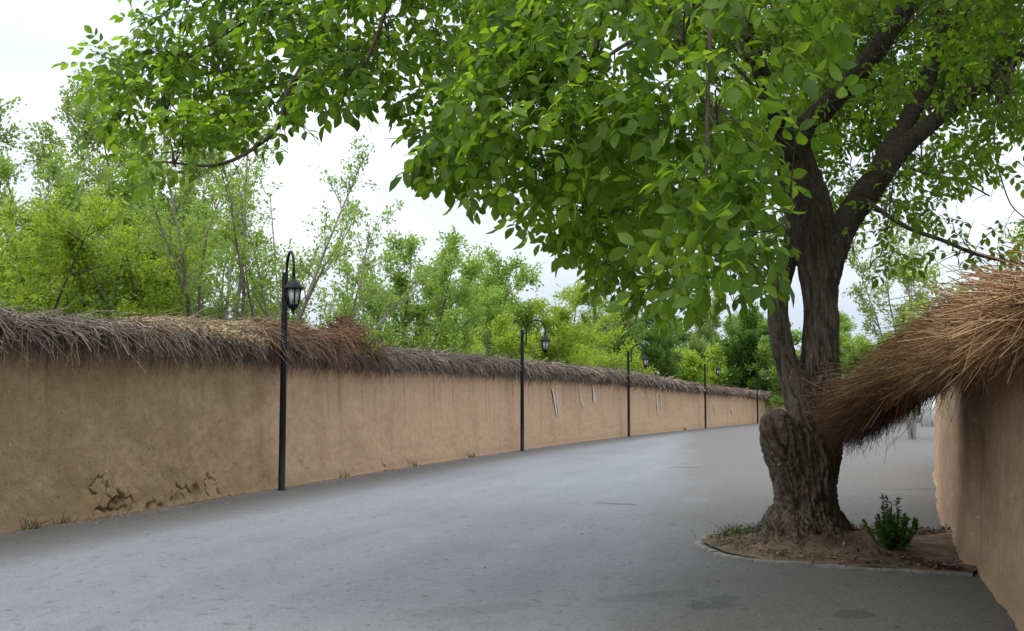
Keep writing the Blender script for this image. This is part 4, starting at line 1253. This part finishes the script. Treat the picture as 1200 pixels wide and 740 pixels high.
bough(W([(866, -20, 10.5), (700, -160, 8.5), (480, -120, 7.8), (455, 0, 7.7), (430, 70, 7.65), (408, 88, 7.6)]), 0.03, 0.006, 14, start=0.45, L=(0.2, 0.4))
bough(W([(866, -20, 10.5), (820, -160, 8.0), (832, -40, 5.8), (830, 90, 5.4), (828, 200, 5.3), (826, 245, 5.3)]), 0.022, 0.005, 9, start=0.5, L=(0.2, 0.35), nl=(3, 5))
bough(W([(897, 100, 11.6), (700, -140, 10.4), (480, -130, 10.0), (330, -40, 9.6), (270, 30, 9.4), (243, 75, 9.3)]), 0.04, 0.007, 20, start=0.4, L=(0.25, 0.5))
bough(W([(450, -90, 9.0), (300, -60, 9.0), (200, 10, 9.0), (165, 40, 9.0), (146, 52, 9.0)]), 0.02, 0.004, 4, start=0.2, L=(0.2, 0.35))
bough(W([(1010, 232, 12.4), (1060, 265, 12.0), (1105, 282, 11.5), (1150, 300, 11.0), (1215, 312, 10.6)]), 0.030, 0.014, 10, start=0.15, L=(0.25, 0.5), nl=(3, 6))
bough(W([(1048, 190, 12.6), (1090, 205, 12.2), (1125, 212, 11.8), (1160, 230, 11.5)]), 0.022, 0.008, 8, start=0.25, L=(0.2, 0.45), nl=(3, 5))
bough(W([(1190, 60, 12.6), (1165, 150, 11.8), (1180, 230, 11.4), (1205, 260, 11.2)]), 0.014, 0.005, 5, start=0.3, L=(0.2, 0.4), nl=(2, 4))
bough(W([(938, 200, 12.3), (890, 230, 11.4), (820, 250, 10.3), (760, 290, 9.5), (700, 320, 9.0)]), 0.03, 0.008, 22, start=0.25)
bough(W([(930, 230, 12.2), (905, 285, 10.8), (860, 310, 9.6), (800, 345, 9.0)]), 0.022, 0.006, 16, start=0.2)
for pts, r0 in (([(905, 150, 11.8), (860, 165, 10.6), (800, 205, 9.0), (742, 232, 7.8), (700, 262, 7.0)], 0.024), ([(900, 120, 11.6), (840, 60, 9.8), (770, 40, 8.0), (700, 75, 6.8), (650, 130, 6.2), (618, 180, 6.0)], 0.024),
                ([(880, 60, 11.0), (760, 5, 8.6), (690, 10, 7.2), (640, 55, 6.6), (590, 120, 6.4)], 0.02), ([(925, 210, 12.0), (880, 215, 9.8), (850, 190, 8.2), (826, 150, 6.8), (790, 128, 6.0)], 0.02)):
    bough(W(pts), r0, 0.005, 9, start=0.45, L=(0.2, 0.4), nl=(3, 5))
# leaf masses (photo position, distance, half sizes, number of shoots)
for args in [
    (150, 110, 8.8, 50, 55, 0.5, 16), (210, 70, 9.0, 60, 60, 0.6, 22), (195, 150, 8.5, 45, 55, 0.4, 16), (205, 195, 8.3, 28, 22, 0.25, 7), (270, 100, 8.8, 55, 50, 0.6, 22), (300, 30, 9.2, 80, 40, 0.6, 30),
    (220, 5, 9.2, 50, 35, 0.5, 14), (370, 55, 8.6, 60, 55, 0.6, 28), (420, 95, 8.0, 55, 35, 0.5, 18), (340, 120, 8.4, 40, 35, 0.3, 10), (455, 50, 8.2, 50, 50, 0.6, 18), (400, 0, 8.8, 80, 30, 0.6, 22),
    (500, 10, 8.0, 60, 22, 0.5, 10), (545, 80, 7.6, 42, 50, 0.5, 14), (560, 30, 8.4, 60, 40, 0.6, 14), (530, 175, 7.4, 38, 32, 0.35, 12), (580, 200, 7.2, 42, 36, 0.4, 14), (625, 120, 6.8, 55, 60, 0.5, 22),
    (620, 30, 7.0, 60, 50, 0.6, 22), (640, 215, 7.2, 50, 40, 0.5, 18), (690, 160, 6.6, 60, 70, 0.7, 26), (700, 60, 6.2, 70, 60, 0.7, 28), (690, 262, 7.2, 50, 38, 0.5, 18), (745, 250, 7.6, 55, 50, 0.6, 20),
    (740, 320, 8.6, 48, 36, 0.5, 18), (795, 345, 8.8, 42, 28, 0.5, 14), (705, 300, 8.0, 34, 26, 0.4, 9), (780, 150, 6.2, 60, 60, 0.6, 24), (800, 50, 5.6, 70, 60, 0.6, 26), (840, 140, 5.4, 50, 60, 0.5, 16), (840, 250, 6.0, 55, 55, 0.5, 20),
    (880, 290, 5.6, 45, 35, 0.4, 12), (925, 268, 5.4, 32, 24, 0.25, 5), (870, 60, 5.2, 50, 45, 0.4, 10), (910, 60, 7.0, 40, 40, 0.6, 9), (780, 270, 8.5, 60, 50, 0.6, 18), (850, 200, 9.0, 70, 60, 0.8, 20),
    (880, 20, 9.0, 80, 40, 0.9, 24), (960, 20, 8.5, 70, 40, 0.9, 24), (1040, 60, 9.5, 70, 60, 1.0, 26), (1120, 30, 9.5, 80, 50, 1.0, 30), (1180, 110, 10.5, 60, 70, 0.8, 22), (1000, 120, 10.2, 45, 50, 0.7, 14), (1090, 130, 10.8, 50, 40, 0.6, 14),
    (1060, 215, 12.0, 45, 36, 0.6, 11), (1040, 270, 11.8, 40, 34, 0.5, 10), (1085, 250, 11.6, 36, 30, 0.4, 7), (1105, 205, 10.6, 28, 30, 0.4, 5), (1140, 300, 11.0, 26, 16, 0.4, 3), (1020, 310, 11.8, 26, 24, 0.4, 4),
    (960, 130, 14.5, 70, 60, 1.0, 18), (1000, 200, 14.5, 55, 55, 1.0, 14), (900, 200, 14.0, 60, 70, 1.0, 20), (860, 110, 13.5, 80, 70, 1.0, 24), (880, 280, 13.8, 50, 40, 0.8, 12), (960, 250, 14.6, 35, 40, 0.7, 6), (1100, 60, 14.0, 90, 80, 1.2, 30), (1170, 10, 13.0, 70, 60, 1.0, 20),
    (985, 60, 13.6, 60, 60, 0.9, 26), (1050, 110, 13.8, 55, 60, 0.9, 24), (930, 60, 13.4, 70, 60, 0.9, 26), (1150, 60, 13.2, 60, 50, 0.8, 22), (1190, 150, 13.0, 40, 50, 0.7, 14), (1000, 140, 13.8, 60, 50, 0.8, 22), (1020, 20, 13.0, 80, 40, 0.9, 26), (1100, 0, 12.6, 80, 40, 0.9, 26),
    (1080, 190, 13.6, 40, 36, 0.6, 12), (995, 235, 13.6, 30, 40, 0.6, 10), (890, 160, 13.2, 50, 60, 0.8, 20), (1180, 40, 11.0, 50, 50, 0.7, 18), (1060, 30, 10.4, 70, 40, 0.8, 20), (1035, 250, 12.6, 40, 40, 0.5, 12), (1120, 100, 12.9, 50, 30, 0.6, 14)]:
    clump(*args, sc_=0.87)
for i in range(30):                                     # far side of the crown, behind the limbs
    clump(RNG.uniform(870, 1215), RNG.uniform(-70, 150), RNG.uniform(13.6, 16.5), 60, 50, 0.8, 17, sc_=1.0, link_to=(i % 2 == 0))
# crown above and behind the frame: what shades the lane
for i in range(150):
    a = RNG.uniform(0, 2 * math.pi); r = math.sqrt(RNG.uniform(0.0, 1)) * 6.0
    c = np.array([tree_base[0] + 1.0 + r * math.cos(a), tree_base[1] - 2.0 + r * 0.95 * math.sin(a), 0])
    c[2] = RNG.uniform(5.6, 9.4) - 0.035 * r * r
    x, y, f = project(c)
    lim = 4.9 + 0.36 * max(c[1] - 8, 0)
    if c[2] < lim: c[2] = lim + RNG.uniform(0, 1.5)
    A = min(nodes, key=lambda nd: np.linalg.norm(nd[0] - c) + 3.0 * (nd[1] > 0.16))
    P = curve3(A[0], (A[0] + c) / 2 + np.array([0, 0, 0.3]), c, 8)
    twigbuf.tube(P, np.linspace(min(A[1] * 0.6, 0.03), 0.008, 8), 5)
    nodes.append((c, 0.02))
    for k in range(11):
        v = norm(RNG.normal(0, 1, 3)) * RNG.uniform(0.1, 1) ** 0.45
        sprig(c + v * np.array([0.95, 0.95, 0.55]), v + RNG.normal(0, 0.4, 3), RNG.uniform(0.3, 0.6), 4, 1.12)
# prune: the gardener's outline of the low crown edge, and the sight of the limbs
cen_l = np.array([p + m[:, 0] * 0.22 for p, m, v in leafs])
px_, py_, f_ = project(cen_l)
EDGE_X = [60, 105, 150, 190, 225, 262, 330, 352, 400, 480, 497, 560, 640, 680, 700, 760, 815, 842, 925, 945, 975, 990, 1040, 1100, 1170, 1230]
EDGE_Y = [120, 165, 200, 212, 205, 168, 165, 128, 122, 124, 205, 242, 262, 305, 340, 368, 372, 340, 335, 300, 290, 345, 335, 300, 312, 325]
low = py_ > np.interp(px_, EDGE_X, EDGE_Y) - 6
low |= (px_ < 100) & (py_ > 40) & (py_ < 400)
low |= (px_ < 150) & (py_ < 45) & (py_ > -60)
gap = ((px_ - 445) / 65) ** 2 + ((py_ - 8) / 14) ** 2 < 1
gap |= ((px_ - 1150) / 42) ** 2 + ((py_ - 235) / 30) ** 2 < 1
gap |= (px_ > 985) & (px_ < 1025) & (py_ > 285)
thin = np.zeros(len(leafs), bool)
lp = np.vstack([np.column_stack([*project(P), R, np.full(len(R), k)]) for k, (P, R) in enumerate([skel[1], skel[3], skel[0], skel[2], skel[4], skel[5]])])
for i in np.where((px_ > 880) & (px_ < 1210) & (py_ > -10) & (py_ < 420))[0]:
    dd_ = np.hypot(lp[:, 0] - px_[i], lp[:, 1] - py_[i]) - lp[:, 3] * F_PX / lp[:, 2]
    j = int(np.argmin(dd_))
    thin[i] = dd_[j] < (24 if lp[j, 4] < 2 else 14) and f_[i] < lp[j, 2]
drop = ((low & (py_ > -40)) | gap | (thin & (RNG.uniform(0, 1, len(leafs)) < 0.8))) & (f_ > 0.5)
leafs = [l for l, d in zip(leafs, drop) if not d]
# the 300 leaves that show largest are single parts, the rest one mass
cen_l = np.array([p + m[:, 0] * 0.2 for p, m, v in leafs])
px_, py_, f_ = project(cen_l)
size = np.array([np.linalg.norm(m[:, 0]) for p, m, v in leafs]) / np.maximum(f_, 0.1)
score = np.where((px_ > 10) & (px_ < 1190) & (py_ > 5) & (py_ < 730) & (f_ > 1), size, 0)
order = np.argsort(-score)
single = set(order[:290].tolist())
fol = Buf()
for i, (p, m, v) in enumerate(leafs):
    if i in single:
        o = bpy.data.objects.new("leaf", var_me[v]); COL.objects.link(o); o.parent = walnut
        X = Matrix([[*m[r], p[r] - tree_base[r]] for r in range(3)] + [[0, 0, 0, 1]])
        o.matrix_basis = X
    else:
        VV, t3, t4 = VAR[v]
        fol.add(VV @ m.T + p, t3)
        fol.f.append((t4, fol.n - len(VV)))
fol.build("foliage", M['walnut_leaf'], walnut, smooth=True, kind="stuff")
twigbuf.build("twigs", M['bark_branch'], walnut, kind="stuff")
print("walnut leaves", len(leafs), "branches", branch_count[0])

# ------------------------------------------------------------------ trees beyond the walls
def bg_tree(name, label, xy, height, spread, leafmat, barkmat, stems=3, lean=0.35, nb=12, nt=6, nl=12, leaf=0.09, start=0.3, r0=0.07, seed=1, up=0.5, droop=0.0, cat="tree", twl=0.55, group=None):
    r = np.random.default_rng(seed)
    nl = int(nl * 2.7); leaf *= 1.06; height *= 1.13
    base = np.array([xy[0], xy[1], 0.0])
    root = empty(name, base, label, cat, group)
    tb, lb = Buf(), Buf()
    C, D = [], []
    for i in range(stems):
        a = 2 * math.pi * (i + r.uniform(0, 0.8)) / stems
        tilt = lean * r.uniform(0.35, 1.0) if stems > 1 else lean * 0.3 * r.uniform(0, 1)
        L = height * r.uniform(0.72, 0.95) * (0.9 if i else 1.0)
        d = np.array([math.cos(a) * math.sin(tilt), math.sin(a) * math.sin(tilt), math.cos(tilt)])
        p = base + np.array([math.cos(a), math.sin(a), 0]) * r0 * 1.2
        pts = [p]
        for k in range(6):
            d = norm(d + r.normal(0, 0.09, 3) + np.array([0, 0, 0.05]))
            p = p + d * L / 6
            pts.append(p)
        pts = np.array(pts)
        rr = np.linspace(r0, r0 * 0.14, 7)
        tb.tube(pts, rr, 6, cap=False)
        for j in range(nb):
            t = start + (1 - start) * (j + r.uniform(0, 1)) / nb
            k = t * 6; q = int(min(k, 5)); o = pts[q] + (pts[q + 1] - pts[q]) * (k - q)
            td = norm(pts[q + 1] - pts[q])
            az = r.uniform(0, 2 * math.pi)
            out = np.array([math.cos(az), math.sin(az), 0])
            bl = spread * r.uniform(0.45, 1.0) * (1.05 - 0.62 * max(t - 0.35, 0) / 0.65)
            dd = norm(out + td * up * r.uniform(0.4, 1.5) + np.array([0, 0, -droop]))
            bp = [o]
            e = o
            for m in range(4):
                dd = norm(dd + r.normal(0, 0.17, 3) + np.array([0, 0, 0.06 - droop * 0.1]))
                e = e + dd * bl / 4
                bp.append(e)
            bp = np.array(bp)
            rb = rr[q] * 0.5
            tb.tube(bp, np.linspace(rb, 0.006, 5), 4, cap=False)
            for m in range(nt):
                t2 = 0.25 + 0.75 * (m + r.uniform(0, 1)) / nt
                k2 = t2 * 4; q2 = int(min(k2, 3)); o2 = bp[q2] + (bp[q2 + 1] - bp[q2]) * (k2 - q2)
                d2 = norm(norm(bp[q2 + 1] - bp[q2]) * 0.8 + r.normal(0, 0.6, 3) + np.array([0, 0, 0.25]))
                tl = twl * r.uniform(0.5, 1.2)
                tip = o2 + d2 * tl
                tb.tube(np.array([o2, (o2 + tip) / 2 + r.normal(0, 0.03, 3), tip]), [0.006, 0.005, 0.003], 3, cap=False)
                u = r.uniform(0.1, 1.05, nl)
                cc = o2 + (tip - o2) * u[:, None] + r.normal(0, leaf * 0.75, (nl, 3))
                C.append(cc); D.append(np.tile(d2, (nl, 1)) + r.normal(0, 0.8, (nl, 3)))
    C, D = np.concatenate(C), np.concatenate(D)
    Nn = r.normal(0, 0.7, C.shape) + np.array([0, 0, 0.8])
    leaf_cards(lb, C, D, Nn, r.uniform(0.7, 1.35, len(C)) * leaf, r.uniform(0.7, 1.3, len(C)) * leaf * 0.55)
    tb.build("trunk", barkmat, root, smooth=True)
    lb.build("crown", leafmat, root, kind="stuff")
    return root
def spot(px, Y):
    q = at(px, 472, Y)
    return (q[0], q[1])
def hgt(py, Y):
    return float(at(600, py, Y)[2])
G1 = "trees beyond the long mud wall"
bg = bg_tree
bg("tree", "multi-stemmed tree with bare grey stems fanning up beside the nearest lamp", spot(270, 23), hgt(140, 23), 1.15, M['leaf_fresh'], M['bark_grey'], 17, 0.70, 9, 5, 7, 0.085, 0.52, 0.07, 11, 1.3, group=G1, twl=0.5)
bg("tree", "tall pale airy tree showing highest against the sky behind the bushes", spot(105, 32), hgt(75, 32), 2.6, M['leaf_grey'], M['bark_grey'], 7, 0.34, 17, 8, 12, 0.13, 0.3, 0.09, 12, 0.7, group=G1, twl=0.7)
bg("tree", "bright yellow-green bushy tree at the photo's edge behind the grey twigs", spot(15, 21), hgt(232, 21), 2.0, M['leaf_yellow'], M['bark_dark'], 6, 0.5, 14, 8, 14, 0.085, 0.25, 0.06, 13, 0.4, group=G1)
bg("tree", "dense yellow-green spreading tree between the edge bush and grey stems", spot(125, 22.5), hgt(240, 22.5), 2.1, M['leaf_yellow'], M['bark_dark'], 6, 0.55, 14, 8, 14, 0.085, 0.25, 0.06, 14, 0.35, group=G1)
bg("tree", "leaning tree with thin whippy shoots reaching past the nearest lantern", spot(345, 24), hgt(170, 24), 1.3, M['leaf_fresh'], M['bark_grey'], 4, 0.42, 6, 4, 7, 0.09, 0.45, 0.05, 15, 1.1, group=G1)
bg("shrub", "low dark green shrub filling the gap under the grey stems", spot(215, 27), hgt(300, 27), 1.7, M['leaf_dark'], M['bark_dark'], 6, 0.6, 10, 7, 13, 0.10, 0.15, 0.04, 16, 0.4, cat="shrub", group=G1)
bg("shrub", "dark leafy shrub directly behind the nearest lamp pole", spot(318, 29), hgt(330, 29), 1.3, M['leaf_dark'], M['bark_dark'], 5, 0.5, 9, 6, 12, 0.10, 0.15, 0.04, 17, 0.4, cat="shrub", group=G1)
bg("shrub", "low yellow-green shrub peeping over the red brush heap", spot(385, 34), hgt(372, 34), 1.1, M['leaf_yellow'], M['bark_dark'], 5, 0.5, 8, 6, 12, 0.10, 0.2, 0.03, 18, 0.4, cat="shrub", group=G1)
bg("tree", "upright orchard tree with dark forked trunks rising over the grey coping", spot(470, 34), hgt(262, 34), 2.15, M['leaf_fresh'], M['bark_dark'], 5, 0.42, 14, 8, 13, 0.115, 0.38, 0.075, 19, 0.9, group=G1)
bg("tree", "paler rounded tree just beyond the forked orchard tree", spot(555, 47), hgt(290, 47), 2.6, M['leaf_fresh'], M['bark_grey'], 5, 0.4, 14, 8, 13, 0.15, 0.3, 0.08, 20, 0.7, group=G1)
bg("tree", "yellowish small tree behind the second lamp's arch", spot(632, 50), hgt(330, 50), 2.2, M['leaf_yellow'], M['bark_dark'], 5, 0.45, 13, 8, 13, 0.14, 0.2, 0.06, 21, 0.6, group=G1)
for i, (px, Y, py, lab) in enumerate([(520, 40, 372, "low yellow-green bush under the orchard trees"), (580, 44, 372, "low yellow bush right before the second lamp pole"), (665, 60, 372, "yellow-tipped bush seen beneath the second lantern"), (700, 66, 385, "yellow bush on the coping between second and middle lamps"),
                                      (450, 37, 388, "low green bush at the forked orchard trunks"), (800, 92, 402, "pale yellow bush between the middle and fourth lamps"), (835, 98, 405, "yellow-green bush behind the fourth lamp"), (870, 98, 408, "yellow bush under the round trees near the farthest lamp"), (900, 104, 420, "small bush above the far wall end")]):
    bg("shrub", lab, spot(px, Y), hgt(py, Y), 1.6 if Y < 60 else 2.4, M['leaf_yellow'], M['bark_dark'], 6, 0.6, 9, 7, 13, 0.0028 * Y + 0.01, 0.1, 0.03, 40 + i, 0.4, cat="shrub", group="yellow-green bushes behind the long wall")
bg("tree", "grey-green tree standing far behind between second and middle lamps", spot(712, 78), hgt(338, 78), 2.9, M['leaf_grey'], M['bark_grey'], 5, 0.4, 14, 8, 13, 0.2, 0.2, 0.09, 22, 0.6, group=G1)
bg("tree", "dark rounded tree behind the middle lamp", spot(765, 70), hgt(362, 70), 2.6, M['leaf_dark'], M['bark_dark'], 5, 0.5, 14, 9, 14, 0.18, 0.15, 0.08, 23, 0.5, group=G1)
bg("tree", "tall faint tree showing below the drooping walnut leaves", spot(815, 110), hgt(340, 110), 4.2, M['leaf_grey'], M['bark_grey'], 5, 0.4, 14, 8, 14, 0.26, 0.15, 0.1, 24, 0.6, group=G1)
bg("tree", "big round deep-green tree behind the farthest lamp", spot(872, 96), hgt(352, 96), 3.6, M['leaf_dark'], M['bark_dark'], 6, 0.5, 16, 9, 15, 0.22, 0.15, 0.1, 25, 0.5, group=G1)
bg("tree", "green tree seen through the fork of the walnut trunk", spot(940, 92), hgt(345, 92), 3.4, M['leaf_fresh'], M['bark_dark'], 6, 0.5, 14, 9, 14, 0.22, 0.15, 0.1, 26, 0.5, group=G1)
bg("tree", "bright green rounded tree just past the walnut trunk above the straw", spot(1022, 88), hgt(385, 88), 3.6, M['leaf_fresh'], M['bark_dark'], 6, 0.55, 15, 9, 14, 0.21, 0.12, 0.09, 27, 0.5, group="trees past the walnut")
bg("tree", "pale grey-green slender tree rising behind the straw ridge", spot(1068, 48), hgt(262, 48), 2.0, M['leaf_grey'], M['bark_grey'], 4, 0.32, 12, 6, 9, 0.14, 0.3, 0.07, 28, 0.9, group="trees past the walnut")
bg("tree", "yellow-green tree close behind the top of the straw", spot(1165, 24), hgt(268, 24), 1.25, M['leaf_yellow'], M['bark_grey'], 4, 0.4, 9, 5, 9, 0.095, 0.45, 0.05, 29, 0.6, group="trees past the walnut")
bg("tree", "dark-stemmed tree at the far bend of the lane", spot(1085, 92), hgt(380, 92), 3.2, M['leaf_dark'], M['bark_grey'], 4, 0.3, 12, 8, 13, 0.22, 0.25, 0.16, 30, 0.5, group="trees past the walnut")
bg("tree", "fresh green rounded tree between the tall pale tree and the grey stems", spot(185, 29), hgt(205, 29), 2.2, M['leaf_fresh'], M['bark_grey'], 5, 0.45, 13, 8, 12, 0.115, 0.25, 0.07, 31, 0.6, group=G1)
bg("tree", "fresh green tree behind the bright bush at the photo's edge", spot(62, 27), hgt(190, 27), 2.3, M['leaf_fresh'], M['bark_grey'], 5, 0.45, 13, 8, 12, 0.11, 0.25, 0.07, 32, 0.6, group=G1)
for i, (px, Y, py, lab) in enumerate([(1035, 104, 428, "far green bush closing the lane beneath the straw tip"), (1062, 110, 420, "far dark bush beside the slim far trunk"), (1110, 96, 425, "far green bush behind the white wall stub")]):
    bg("shrub", lab, spot(px, Y), hgt(py, Y), 3.0, M['leaf_dark'], M['bark_dark'], 7, 0.7, 9, 7, 12, 0.26, 0.05, 0.04, 60 + i, 0.4, cat="shrub", group="bushes at the lane's far end")
# white gate pier and rendered wall far down the lane
k = NT("white_render")
nz = k.noise(k.pos(), 1.5, 4, 0.6)
M['white'] = k.done(k.principled(k.mix(k.step(nz, 0.4, 0.7), (0.66, 0.65, 0.64), (0.5, 0.48, 0.45)), 0.9, 0.2))
pw = spot(1097, 74)
root = empty("white_wall", (pw[0], pw[1], 0), "white rendered wall stub far down the lane beside the mud wall's end", "wall")
b = Buf(); b.box((pw[0] + 0.9, pw[1], 1.05), (3.2, 0.35, 2.1)); b.build("wall_panel", M['white'], root)
b = Buf(); b.box((pw[0] + 0.9, pw[1], 2.16), (3.4, 0.5, 0.12)); b.build("wall_cap", M['white'], root)
b = Buf(); b.box((pw[0] - 0.75, pw[1] - 0.05, 1.2), (0.5, 0.5, 2.4), taper=0.94); b.build("pier", M['white'], root)
